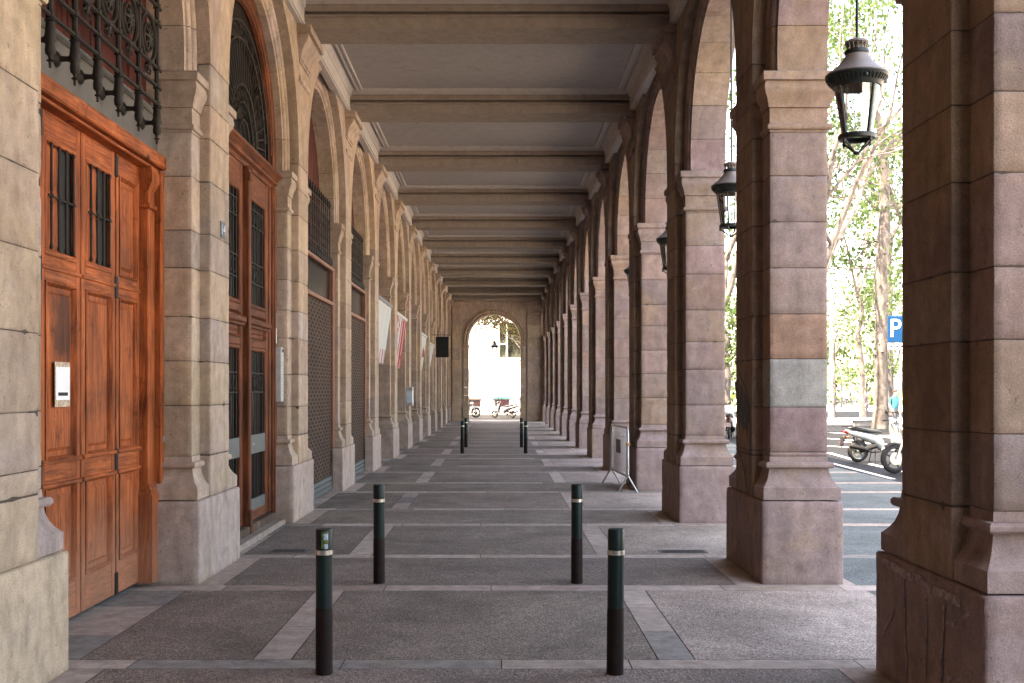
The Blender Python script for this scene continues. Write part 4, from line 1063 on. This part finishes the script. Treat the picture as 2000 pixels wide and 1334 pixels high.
def scooter(loc, rz, paint, label, style='big', group='parked motor scooters and motorcycles', topcase=False, name='parked_scooter'):
    root = tag(empty(name, loc, rz), label, 'scooter' if name == 'parked_scooter' else 'motorcycle', group)
    big = style == 'big'; r = .27 if big else .225; xf, xr = (.66, -.62) if big else (.60, -.58)
    if style == 'moto': r = .315; xf, xr = .72, -.68
    rm = M['greymetal'] if style == 'big' else M['lampdark']; wheel(root, xr, r, .10, 5, rm); wheel(root, xf, r, .09, 5, rm)
    if style != 'moto':
        m = MB(); hw = .125 if big else .17
        sect(m, [(-.98, .76, .02, .03), (-.92, .75, .055, .07), (-.75, .70, .085, hw * .9), (-.5, .64, .10, hw), (-.25, .57, .13, hw), (-.08, .47, .17, hw * .95), (.0, .40, .15, hw * .9)])
        sect(m, [(-.06, .33, .05, .15), (.1, .29, .045, .17), (.32, .30, .045, .16), (.42, .36, .05, .12)])
        m.build('body', paint, root, 40)
        m = MB(); L = []
        for z, x, w, t in ((.30, .40, .15, .05), (.45, .43, .18, .05), (.62, .40, .19, .05), (.78, .36, .17, .05), (.88, .34, .13, .06), (.93, .33, .08, .05)):
            L.append([(x + t * cos(2 * pi * k / 14) * 1.0 - .09 * abs(sin(2 * pi * k / 14)), w * sin(2 * pi * k / 14), z) for k in range(14)])
        m.loft(L); m.build('leg_shield', paint, root, 40)
        m = MB(); sect(m, [(-.90, .835, .015, .06), (-.8, .835, .035, .11), (-.55, .80, .05, .13), (-.35, .765, .05, .13), (-.15, .745, .05, .11), (-.02, .72, .03, .06)]); m.build('seat', M['seat'], root, 40)
        m = MB()
        m.tube([(-.35, .1, .62), (xr, .1, r + .02)], .035, 8); m.tube([(-.2, -.09, .40), (-.45, -.09, .33), (xr, -.08, r)], .06, 8)
        for s in (-1, 1): m.tube([(-.70, s * .09, .62), (xr + .02, s * .085, r)], .02, 6)
        m.build('engine', M['black'], root, 40)
        m = MB()
        for s in (-1, 1): m.tube([(xf, s * .06, r), (xf - .10, s * .06, .62)], .02, 6)
        m.tube([(xf - .08, 0, .58), (.34, 0, .95)], .03, 8); m.build('fork', M['galv'], root, 40)
        m = MB(); L = []
        for k in range(11):
            a = radians(20 + 150 * k / 10); L.append([(xf + (r + .03 + d) * cos(a), y, r + (r + .03 + d) * sin(a)) for y, d in ((-.06, -.02), (-.045, .0), (0, .012), (.045, .0), (.06, -.02))])
        m.loft(L, cap0=False, cap1=False, closed=False); m.build('front_mudguard', paint, root, 40)
        hx, hz = .33, .99
    else:
        m = MB(); sect(m, [(-.25, .78, .06, .08), (-.1, .82, .10, .13), (.12, .86, .12, .15), (.3, .84, .10, .12), (.38, .80, .05, .07)]); m.build('tank', paint, root, 40)
        m = MB(); sect(m, [(-.85, .80, .02, .06), (-.7, .78, .04, .11), (-.4, .76, .05, .12), (-.2, .77, .04, .09)]); m.build('seat', M['seat'], root, 40)
        m = MB(); sect(m, [(-.95, .76, .015, .04), (-.8, .73, .05, .09), (-.45, .68, .07, .1), (-.2, .64, .08, .1)]); m.build('tail', paint, root, 40)
        m = MB(); sect(m, [(-.25, .42, .10, .12), (-.1, .45, .17, .16), (.15, .46, .18, .16), (.3, .50, .12, .10)]); m.tube([(-.2, .08, .45), (xr, .08, r)], .035, 8); m.tube([(-.2, -.08, .45), (xr, -.08, r)], .035, 8); m.tube([(.3, 0, .75), (.32, 0, .45), (.1, 0, .28)], .03, 8); m.build('engine', M['black'], root, 40)
        m = MB()
        for s in (-1, 1): m.tube([(xf, s * .08, r), (.42, s * .08, .98)], .026, 8)
        m.build('fork', M['galv'], root, 40)
        m = MB(); L = []
        for k in range(9):
            a = radians(50 + 100 * k / 8); L.append([(xf + (r + .02 + d) * cos(a), y, r + (r + .02 + d) * sin(a)) for y, d in ((-.06, -.03), (0, .012), (.06, -.03))])
        m.loft(L, cap0=False, cap1=False, closed=False); m.build('front_mudguard', M['black'], root, 40)
        hx, hz = .38, 1.02
        MB().lathe([(.0, .16), (.06, .15), (.09, .1), (.085, .02), (.05, -.02)], (.42, 0, .90), 18, axis='x').build('headlight', M['steel'], root, 40)
    m = MB(); m.tube([(hx - .14, -.34, hz + .02), (hx - .06, -.2, hz + .03), (hx, -.06, hz), (hx, .06, hz), (hx - .06, .2, hz + .03), (hx - .14, .34, hz + .02)], .014, 6)
    for s in (-1, 1): m.tube([(hx - .14, s * .34, hz + .02), (hx - .08, s * .22, hz + .03)], .021, 8); m.tube([(hx - .02, s * .33, hz + .01), (hx - .04, s * .2, hz)], .007, 5)
    m.build('handlebar', M['black'], root, 40)
    if style != 'moto':
        m = MB(); sect(m, [(hx - .10, hz - .01, .03, .08), (hx, hz, .06, .14), (hx + .08, hz - .02, .05, .10), (hx + .11, hz - .02, .03, .06)]); m.build('handlebar_cover', paint, root, 40)
        MB().lathe([(0, .025), (.055, .012), (.06, 0)], (hx + .10, 0, hz - .03), 16, axis='x').build('headlight', M['white'], root, 40)
    for s in (-1, 1):
        m = MB(); m.tube([(hx - .06, s * .2, hz + .02), (hx - .02, s * .25, hz + .12), (hx - .06, s * .30, hz + .20)], .007, 5)
        sect(m, [(hx - .08, hz + .22, .01, .02), (hx - .07, hz + .225, .04, .06), (hx - .04, hz + .225, .04, .06), (hx - .02, hz + .225, .015, .03)])
        m.v = [(a, (b + s * .32) if abs(c - hz - .225) < .046 and i >= 18 else b, c) for i, (a, b, c) in enumerate(m.v)]
        m.build('mirror', M['black'], root, 40)
    m = MB(); sect(m, [(-1.01, .755, .02, .05), (-.97, .75, .04, .075), (-.90, .73, .035, .08)]); m.build('tail_light', M['red'], root, 40)
    m = MB(); m.tube([(-.88, 0, .66), (-1.0, 0, .52), (-1.06, 0, .38)], .02, 6); m.box(-1.045, -1.03, -.09, .09, .42, .60, .004); pl = m.build('plate_holder', M['black'], root, 30); m = MB(); m.box(-1.052, -1.046, -.085, .085, .43, .59, .002); m.build('number_plate', mat_simple('plate_pinkish', (.3, .22, .22), .5) if 'plate_pinkish' not in bpy.data.materials else bpy.data.materials['plate_pinkish'], root, 0)
    for s in (-1, 1):
        m = MB(); sect(m, [(-.96, .62, .012, .012), (-.93, .62, .026, .03), (-.88, .62, .012, .012)]); m.v = [(a, b + s * .09, c) for a, b, c in m.v]; m.build('indicator', M['orange'], root, 40)
    m = MB(); m.tube([(-.1, -.13, .26), (-.35, -.14, .25), (-.45, -.15, .30), (-.52, -.16, .32), (-.85, -.17, .40), (-.90, -.17, .41)], [.02, .022, .03, .055, .058, .03], 10); m.build('exhaust', M['black'], root, 40)
    m = MB(); 
    for s in (-1, 1): m.tube([(-.22, s * .09, .30), (-.26, s * .16, .0), (-.20, s * .17, .0)], .012, 6)
    m.build('stand', M['black'], root, 40)
    m = MB(); m.tube([(-.45, .12, .80), (-.85, .11, .88), (-1.02, .06, .885), (-1.02, -.06, .885), (-.85, -.11, .88), (-.45, -.12, .80)], .012, 6); m.build('grab_rail', M['black'], root, 40)
    if topcase:
        m = MB(); sect(m, [(-1.22, 1.04, .08, .14), (-1.16, 1.05, .15, .20), (-.9, 1.05, .16, .20), (-.82, 1.04, .10, .16)], p=4); m.build('top_case', M['white'], root, 40)
    return root
# tail end towards the camera's left, wheel hub at px 1676
scooter((8.75 + .62 * cos(.12), 27.5 + .62 * sin(.12), -.02), radians(8), M['bike_white'], 'white scooter with red tail light parked beyond the graffiti pillar')
scooter((8.34 + .72, 23.8 + .1, -.02), radians(188), M['bike_dark'], 'black motorcycle, only its front wheel showing beside the nearest pillar', 'moto', name='parked_motorcycle')
scooter((8.46, 41.3, -.02), radians(75), M['bike_white'], 'scooter with white top case in the gap behind the graffiti pillar', 'big', topcase=True)
scooter((.28, 70.4, -.02), radians(160), M['bike_silver'], 'silver and dark scooter parked beyond the end arch', 'vespa')
scooter((-2.2, 70.9, -.02), radians(8), M['bike_dark'], 'motorcycle half hidden behind the left edge of the end arch', 'moto', name='parked_motorcycle')
scooter((1.75, 71.6, -.02), radians(95), M['bike_dark'], 'dark scooter seen end on behind the right edge of the end arch', 'vespa')
b = scooter((36.9, 122, -.02), radians(20), M['bike_dark'], 'leftmost of the distant scooters parked on the plaza', 'big')
dup(b, (38.2, 123, -.02), radians(35), 'middle one of the distant scooters parked on the plaza'); dup(b, (36.2, 119, -.02), radians(160), 'rightmost of the distant scooters parked on the plaza').location = (39.6, 123.5, -.02)

# ------------------------------------------------------------------ parking sign and street furniture
root = tag(empty('parking_sign', (8.62, 24.2, 0)), 'blue parking sign with white P on a grey post beside the nearest pillar', 'sign')
MB().tube([(0, .03, -.03), (0, .03, 3.36)], .03, 10).build('post', M['galv'], root, 40)
MB().box(-.285, .285, -.02, 0, 2.765, 3.335, .012).build('panel', M['signblue'], root, 20)
me = text_mesh('P', .56); me.materials.append(M['white']); o = bpy.data.objects.new('letter', me); COL.objects.link(o); o.parent = root; o.rotation_euler = (pi / 2, 0, 0); o.location = (-.125, -.024, 3.05); o.scale = (.92, 1, 1)
m = MB(); m.box(-.285, .285, -.02, 0, 2.61, 2.745, .01); m.build('sub_panel', M['white'], root, 20)
m = MB()
for x, w in ((-.24, .05), (-.17, .04), (-.11, .06), (-.02, .10), (.1, .05), (.17, .07)): m.box(x, x + w, -.0235, -.0205, 2.665, 2.70, 0)
m.build('small_print', M['black'], root, 0)
root = tag(empty('stone_bench', (17.45, 54, 0)), 'low grey stone bench by the trees across the road', 'bench')
MB().box(-.55, .55, -.2, .2, .25, .38, .02, (.6, .58, .55)).build('seat', M['stone'], root, 20); MB().box(-.5, .5, -.16, .16, -.02, .249, .01, (.25, .24, .23)).build('plinth', M['stone'], root, 20)
root = tag(empty('lamp_post', (19.55, 66.4, 0)), 'tall pale grey lamp post at the pillar edge across the road', 'lamp post')
MB().lathe([(.16, -.03), (.16, .5), (.11, .6), (.09, 7.5)], n=14).build('pole', mat_simple('pale_grey_pole', (.5, .52, .52), .5), root, 40); MB().box(-.9, .3, -.12, .12, 7.5, 7.65, .04).build('lamp_head', M['galv'], root, 30)
def old_lamp(x, y, lab):
    root = tag(empty('street_lamp', (x, y, 0)), lab, 'street lamp', 'old street lamps on the plaza')
    MB().lathe([(.16, -.03), (.13, .3), (.06, .45), (.045, 2.7), (.06, 2.72)], n=10).build('pole', M['lampdark'], root, 40)
    MB().lathe([(.08, 2.72), (.17, 3.1)], n=8, cap0=False, cap1=False).build('glass', M['white'], root, 40); MB().lathe([(.2, 3.1), (.12, 3.25), (.03, 3.35), (.0, 3.45)], n=8).build('cap', M['lampdark'], root, 40)
    return root
o = old_lamp(33.4, 110, 'dark old street lamp nearest the pale lamp post'); dup(o, (35.9, 110, 0), 0, 'dark old street lamp just left of the big trunk')

# ------------------------------------------------------------------ beyond the end arch
root = tag(empty('white_building', (0, 84, 0)), 'white rendered building with a framed window beyond the end arch', 'building')
m = MB()
for (xa, xb, za, zb) in ((-14, -.12, 0, 12), (2.4, 14, 0, 12), (-.12, 2.4, 0, 4.08), (-.12, 2.4, 6.85, 12)): m.box(xa, xb, 0, .5, za - .03, zb, 0)
m.box(-14, 14, .5, 8, 0, 12); m.build('wall', M['facade'], root, 20)
m = MB()
for xa, xb, za, zb in ((-.1, .02, 4.1, 6.83), (2.28, 2.38, 4.1, 6.83), (.50, .62, 4.1, 6.83), (-.1, 2.38, 4.0, 4.12), (-.1, .5, 5.1, 5.2), (-.1, 2.38, 6.74, 6.83)): m.box(xa, xb, -.06, .1, za, zb, .01)
m.build('window_frame', M['white'], root, 20); MB().box(-.2, 2.5, -.12, -.061, 3.93, 3.999, .01).build('window_ledge', M['slate'], root, 20)
MB().box(-.1, 2.38, .12, .14, 4.1, 6.83, 0).build('window_pane', mat_simple('dark_reflecting_glass', (.05, .055, .04), .1, 0, .9, 2), root, 0)
MB().prism([(-2.6, 2.32), (-2.6, 3.6), (-1.42, 2.32)], -.6, -.002, 'xz').build('lean_to', mat_simple('grey_sheet', (.2, .2, .2), .7), root, 0)
def container(x, y, lidmat, lab):
    root = tag(empty('waste_container', (x, y, 0)), lab, 'container', 'street waste containers beyond the end arch')
    MB().moulded(1, -.56, .56, -.4, .4, [(-.08, .08), (-.02, .5), (0, 1.02)]).build('body', M['facade'], root, 20)
    m = MB(); m.moulded(1, -.6, .6, -.44, .44, [(0, 1.02), (.02, 1.04), (.02, 1.09), (0, 1.10)]); m.tube([(-.62, -.45, 1.05), (-.66, -.5, .98), (-.66, -.5, .72)], .03, 6); m.tube([(.62, -.45, 1.05), (.66, -.5, .98), (.66, -.5, .5)], .03, 6); m.build('rim', M['brownmetal'], root, 20)
    MB().moulded(1, -.57, .57, -.4, .4, [(0, 1.10), (-.01, 1.2), (-.06, 1.32), (-.16, 1.40)]).build('lid', lidmat, root, 40)
    MB().box(-.45, .52, -.43, -.405, .62, 1.0, .01).build('label_panel', mat_simple('dark_red_panel', (.035, .012, .011), .5, 0, .5, 9), root, 20)
    for sx in (-1, 1): MB().lathe([(0, -.04), (.1, -.04), (.1, .04), (0, .04)], (sx * .4, -.25, .08), 12, axis='y').build('wheel', M['rubber'], root, 40)
    return root
c1 = container(.14, 78, M['teal'], 'waste container with teal lid beyond the end arch')
m = MB(); m.lathe([(.0, -.445), (.15, -.445), (.15, -.44), (.0, -.44)], (.1, 0, .98), 20, axis='y'); m.build('sticker', mat_simple('dark_magenta', (.07, .006, .025), .5), c1, 30)
container(-1.85, 78, mat_simple('beige_lid', (.3, .24, .15), .5), 'waste container with beige lid behind the left edge of the end arch')
container(1.95, 78, M['slate'], 'waste container with grey lid behind the right edge of the end arch')

# ------------------------------------------------------------------ trees
def tree_meshes(seed, H=18, fork=9.0, r0=.33, lean=(0, 0), nl=4, leaves=45, spread=.55, lsize=.2, bare=False, levels=4, low=True, wob=.12):
    rg = random.Random(seed); w = MB(); lf = []; tips = []
    # trunk
    pts = []; n = 10
    for k in range(n + 1):
        t = k / n; pts.append(Vector((lean[0] * t * fork + rg.uniform(-wob, wob) * t, lean[1] * t * fork + rg.uniform(-wob, wob) * t, fork * t - .03)))
    rad = [r0 * (1.18 if k == 0 else 1.0 - .3 * k / n) * rg.uniform(.95, 1.06) for k in range(n + 1)]
    w.tube(pts, rad, 14)
    for k in range(int(fork * 1.3)):          # knots and burrs
        t = rg.uniform(.12, .95); p = pts[int(t * n)].lerp(pts[min(n, int(t * n) + 1)], t * n % 1); a = rg.uniform(0, 6.28); d = Vector((cos(a), sin(a), .3))
        w.tube([p + d * r0 * .55, p + d * r0 * .95, p + d * r0 * rg.uniform(1.05, 1.3)], [r0 * .28, r0 * .2, r0 * .07], 6)
    def branch(p, d, L, r, lev):
        q = [p]; dd = d.copy(); m_ = 5
        for k in range(m_):
            dd = (dd + Vector((rg.uniform(-.22, .22), rg.uniform(-.22, .22), rg.uniform(-.06, .16)))).normalized()
            q.append(q[-1] + dd * L / m_)
        w.tube(q, [r * (1 - .45 * k / m_) for k in range(m_ + 1)], 7 if lev < 2 else 5, cap=False)
        if lev >= levels: tips.append(q[-1]); tips.append(q[-2]); return
        if lev >= 2: tips.append(q[-1])
        for k in range(rg.choice((2, 3, 3))):
            j = rg.choice((2, 3, 4, 5)); a = rg.uniform(0, 6.28); ax = dd.orthogonal().normalized(); ax.rotate(Matrix.Rotation(a, 3, dd)); 
            nd = (dd + ax * rg.uniform(.4, 1.0)).normalized()
            branch(q[j], nd, L * rg.uniform(.55, .8), r * (1 - .45 * j / m_) * .62, lev + 1)
    top = pts[-1]
    for k in range(nl):
        a = 2 * pi * (k + rg.uniform(-.25, .25)) / nl; d = Vector((cos(a) * spread, sin(a) * spread, 1)).normalized()
        branch(top, d, (H - fork) * rg.uniform(.5, .62), r0 * .5, 1)
    if low:
        for k in range(4):
            t = rg.uniform(.45, .95); p = pts[int(t * n)]; a = rg.uniform(0, 6.28)
            branch(p, Vector((cos(a), sin(a), rg.uniform(-.1, .6))).normalized(), rg.uniform(2, 3.2), r0 * .16, 2)
        for k in range(7): tips.append(pts[int(rg.uniform(.3, 1) * n)] + Vector((rg.uniform(-.5, .5), rg.uniform(-.5, .5), 0)))
    c = MB()
    for p in tips:
        cl = rg.uniform(.65, 1.15); br = rg.uniform(.6, 1.25)
        for k in range(leaves):
            o = Vector((rg.gauss(0, 1), rg.gauss(0, 1), rg.gauss(0, .7))) * .52 * cl + p
            s = lsize * rg.uniform(.6, 1.2); u = Vector((rg.uniform(-1, 1), rg.uniform(-1, 1), rg.uniform(-.6, .6))).normalized(); v = u.orthogonal().normalized(); v.rotate(Matrix.Rotation(rg.uniform(0, 6.28), 3, u))
            wv = u.cross(v); b = br * rg.uniform(.75, 1.2)
            col = (.072 * b, .11 * b, .046 * b) if not bare else (.05 * b, .03 * b, .022 * b)
            if bare and rg.random() < .4: col = (.035 * b, .045 * b, .014 * b)
            c.add([o - v * s * .55, o + wv * s * .42 - u * s * .06, o + v * s * .55, o - wv * s * .42 - u * s * .06], [(0, 1, 2, 3)], col)
    return w, c
def tree(loc, lab, rz=0, group='plane trees across the road', cat='tree', name='plane_tree', **k):
    w, c = tree_meshes(**k); root = tag(empty(name, loc, rz), lab, cat, group)
    w.build('trunk', M['bark'], root, 60); c.build('crown', M['leaf'], root, 0, False)
    return root
tA = tree((17.25, 51, 0), 'tall thick plane tree trunk in the gap beside the nearest pillar', 0, seed=11, H=21, fork=12.2, r0=.335, lean=(.012, 0), nl=3, leaves=11)
tB = tree((20.0, 62, 0), 'slender pale sunlit plane tree left of the thick trunk', 0, seed=4, H=15, fork=7.0, r0=.15, lean=(-.03, 0), nl=3, leaves=11, wob=.25)
tC = tree((12.6, 46, 0), 'forked plane tree whose limbs rise behind the graffiti pillar', 1.0, seed=21, H=19, fork=5.0, r0=.32, lean=(.05, 0), nl=4, leaves=10, spread=.5)
dup(tC, (10.25, 51, 0), 2.2, 'plane tree whose trunk fills the slit left of the graffiti pillar')
dup(tC, (23.5, 58, 0), 3.9, 'plane tree behind the nearest pillar, crown over the parking sign')
dup(tA, (27, 78, 0), 1.7, 'tall plane tree farther back behind the lantern')
far = [(24, 86), (30, 92), (36, 98), (27, 104), (42, 104), (33, 116), (46, 122), (22, 74), (39, 84), (52, 118), (30, 132), (58, 140), (41, 142), (20, 98), (16, 84)]
tF = tree((31.5, 86, 0), 'young thin tree far across the plaza, nearest of the far row', 0, 'far trees on the plaza', seed=33, H=12, fork=3.6, r0=.10, nl=4, leaves=8, spread=.7, lsize=.3, levels=3)
FARL = 'small far tree on the plaza in the pale green backdrop'
for k, (x, y) in enumerate(far):
    o = dup(tF, (x, y, 0), k * 1.3, FARL); s = rng.uniform(.85, 1.35); o.scale = (s, s, s)
tree((2.6, 79.5, 0), 'bare-branched brown tree in front of the framed window', 0, 'small trees beyond the end arch', 'tree', 'young_tree', seed=8, H=8.5, fork=3.4, r0=.08, nl=5, leaves=34, spread=.8, lsize=.15, bare=True, levels=4, low=False)
tree((-3.4, 80.5, 0), 'reddish twiggy tree at the upper left of the end arch', 0, 'small trees beyond the end arch', 'tree', 'young_tree', seed=19, H=8.5, fork=3.6, r0=.07, nl=3, leaves=7, spread=.7, lsize=.12, bare=True, levels=4, low=False)
# low hedge of plaza shrubs
m = MB(); rg = random.Random(2)
for k in range(900):
    x = rg.uniform(20, 75); y = 128 + rg.uniform(0, 3); z = abs(rg.gauss(0, 1.0)); s = rg.uniform(.2, .5)
    u = Vector((rg.uniform(-1, 1), rg.uniform(-1, 1), rg.uniform(-1, 1))).normalized(); v = u.orthogonal().normalized(); wv = u.cross(v); o = Vector((x, y, z)); b = rg.uniform(.6, 1.2)
    m.add([o - v * s, o + wv * s, o + v * s, o - wv * s], [(0, 1, 2, 3)], (.16 * b, .19 * b, .09 * b))
tag(m.build('shrubbery', M['leaf'], None, 0, False), 'pale green shrubs along the far side of the plaza', 'shrubs', kind='stuff')

# ------------------------------------------------------------------ people across the road
def person(loc, rz, lab, top, bottom, long_sl=False, sit=False):
    root = empty('person', loc, rz); tag(root, lab, 'person', 'people by the trees across the road')
    J = {'pel': ((0, 0, .95), .125), 'sp': ((0, .01, 1.15), .125), 'ch': ((0, .0, 1.34), .145), 'nk': ((0, .01, 1.49), .055), 'hd': ((0, .03, 1.60), .085), 'ht': ((0, .02, 1.70), .08)}
    E = [('pel', 'sp'), ('sp', 'ch'), ('ch', 'nk'), ('nk', 'hd'), ('hd', 'ht')]
    for s, t in ((-1, 'l'), (1, 'r')):
        st = .1 * s
        J.update({'hp' + t: ((.09 * s, 0, .88), .095), 'kn' + t: ((.10 * s, .03 + st, .49), .06), 'an' + t: ((.10 * s, -.03 + st * .6, .09), .042), 'to' + t: ((.11 * s, .12 + st * .6, .035), .035),
                  'sh' + t: ((.185 * s, 0, 1.40), .055), 'el' + t: ((.25 * s, -.03, 1.13), .042), 'wr' + t: ((.24 * s, .10, .92), .03), 'hn' + t: ((.235 * s, .14, .84), .03)})
        E += [('pel', 'hp' + t), ('hp' + t, 'kn' + t), ('kn' + t, 'an' + t), ('an' + t, 'to' + t), ('ch', 'sh' + t), ('sh' + t, 'el' + t), ('el' + t, 'wr' + t), ('wr' + t, 'hn' + t)]
        for f in range(4):
            J['f%d%s' % (f, t)] = ((.235 * s, .12 + .018 * f, .775 - .01 * (f % 3)), .009); E.append(('hn' + t, 'f%d%s' % (f, t)))
        J['th' + t] = ((.205 * s, .18, .82), .01); E.append(('hn' + t, 'th' + t))
    ks = list(J); me = bpy.data.meshes.new('body'); me.from_pydata([J[k][0] for k in ks], [(ks.index(a), ks.index(b)) for a, b in E], [])
    o = bpy.data.objects.new('body', me); COL.objects.link(o)
    o.modifiers.new('Skin', 'SKIN'); 
    for i, k in enumerate(ks): me.skin_vertices[0].data[i].radius = (J[k][1],) * 2
    me.skin_vertices[0].data[0].use_root = True
    sb = o.modifiers.new('Sub', 'SUBSURF'); sb.levels = sb.render_levels = 2
    me2 = bpy.data.meshes.new_from_object(o.evaluated_get(bpy.context.evaluated_depsgraph_get()))
    bpy.data.objects.remove(o)
    for q in (M['skin'], top, bottom, M['black']): me2.materials.append(q)
    for p in me2.polygons:
        z = p.center.z; x = abs(p.center.x)
        arm = x > .19 and z < 1.42 and z > .72
        p.material_index = (1 if (z > .95 and z < 1.48 and (not arm or z > (.9 if long_sl else 1.18))) else (2 if z < .96 and z > .1 and not arm else (3 if z < .1 else 0))); p.use_smooth = True
    o = bpy.data.objects.new('body', me2); COL.objects.link(o); o.parent = root
    m = MB(); sect(m, [(-.085, 1.64, .05, .05), (-.06, 1.66, .09, .085), (.0, 1.69, .085, .095), (.06, 1.72, .055, .08), (.09, 1.73, .02, .04)])
    m.v = [(b, a + .01, c) for a, b, c in m.v]; m.build('hair', M['hair'], root, 60)
    return root
person((16.95, 48.3, -.02), radians(200), 'person in turquoise top and grey trousers standing beyond the scooter', M['turq'], M['trous'])
person((20.85, 64.2, 0), radians(100), 'person in dark clothes half hidden behind the thick trunk', M['darkcl'], M['darkcl'], True)

# ------------------------------------------------------------------ camera, light
cam = bpy.data.cameras.new('camera'); co = bpy.data.objects.new('camera', cam); COL.objects.link(co)
co.location = (0, 0, 1.75); co.rotation_euler = (pi / 2, 0, 0)
cam.sensor_width = 36; cam.lens = 39.6; cam.shift_x = .01225; cam.shift_y = .047; cam.clip_start = .05; cam.clip_end = 3000
scene.camera = co
EL = radians(64); AZ = math.atan2(-.84, -.54)       # azimuth from +Y towards +X
d = Vector((sin(AZ) * cos(EL), cos(AZ) * cos(EL), sin(EL)))
su = bpy.data.lights.new('sun', 'SUN'); su.energy = 5.0; su.angle = radians(.53); su.color = (1, .95, .88)
so = bpy.data.objects.new('sun', su); COL.objects.link(so); so.rotation_euler = d.to_track_quat('Z', 'Y').to_euler(); so.location = (-20, -20, 40)
wd = bpy.data.worlds.new('World'); scene.world = wd; wd.use_nodes = True
nt = wd.node_tree; bg = nt.nodes['Background']; sk = nt.nodes.new('ShaderNodeTexSky'); sk.sky_type = 'NISHITA'; sk.sun_disc = False
sk.sun_elevation = EL; sk.sun_rotation = AZ; sk.dust_density = 2.5; sk.air_density = 1.0; sk.ozone_density = 1.0
nt.links.new(sk.outputs[0], bg.inputs[0]); bg.inputs[1].default_value = .15
scene.view_settings.view_transform = 'Standard'; scene.view_settings.look = 'None'; scene.view_settings.exposure = 3.45; scene.view_settings.use_white_balance = True; scene.view_settings.white_balance_temperature = 8500; scene.view_settings.white_balance_tint = 16; scene.view_settings.gamma = 1
scene.cycles.max_bounces = 12; scene.cycles.diffuse_bounces = 6; scene.cycles.transparent_max_bounces = 16
scene.cycles.use_denoising = True
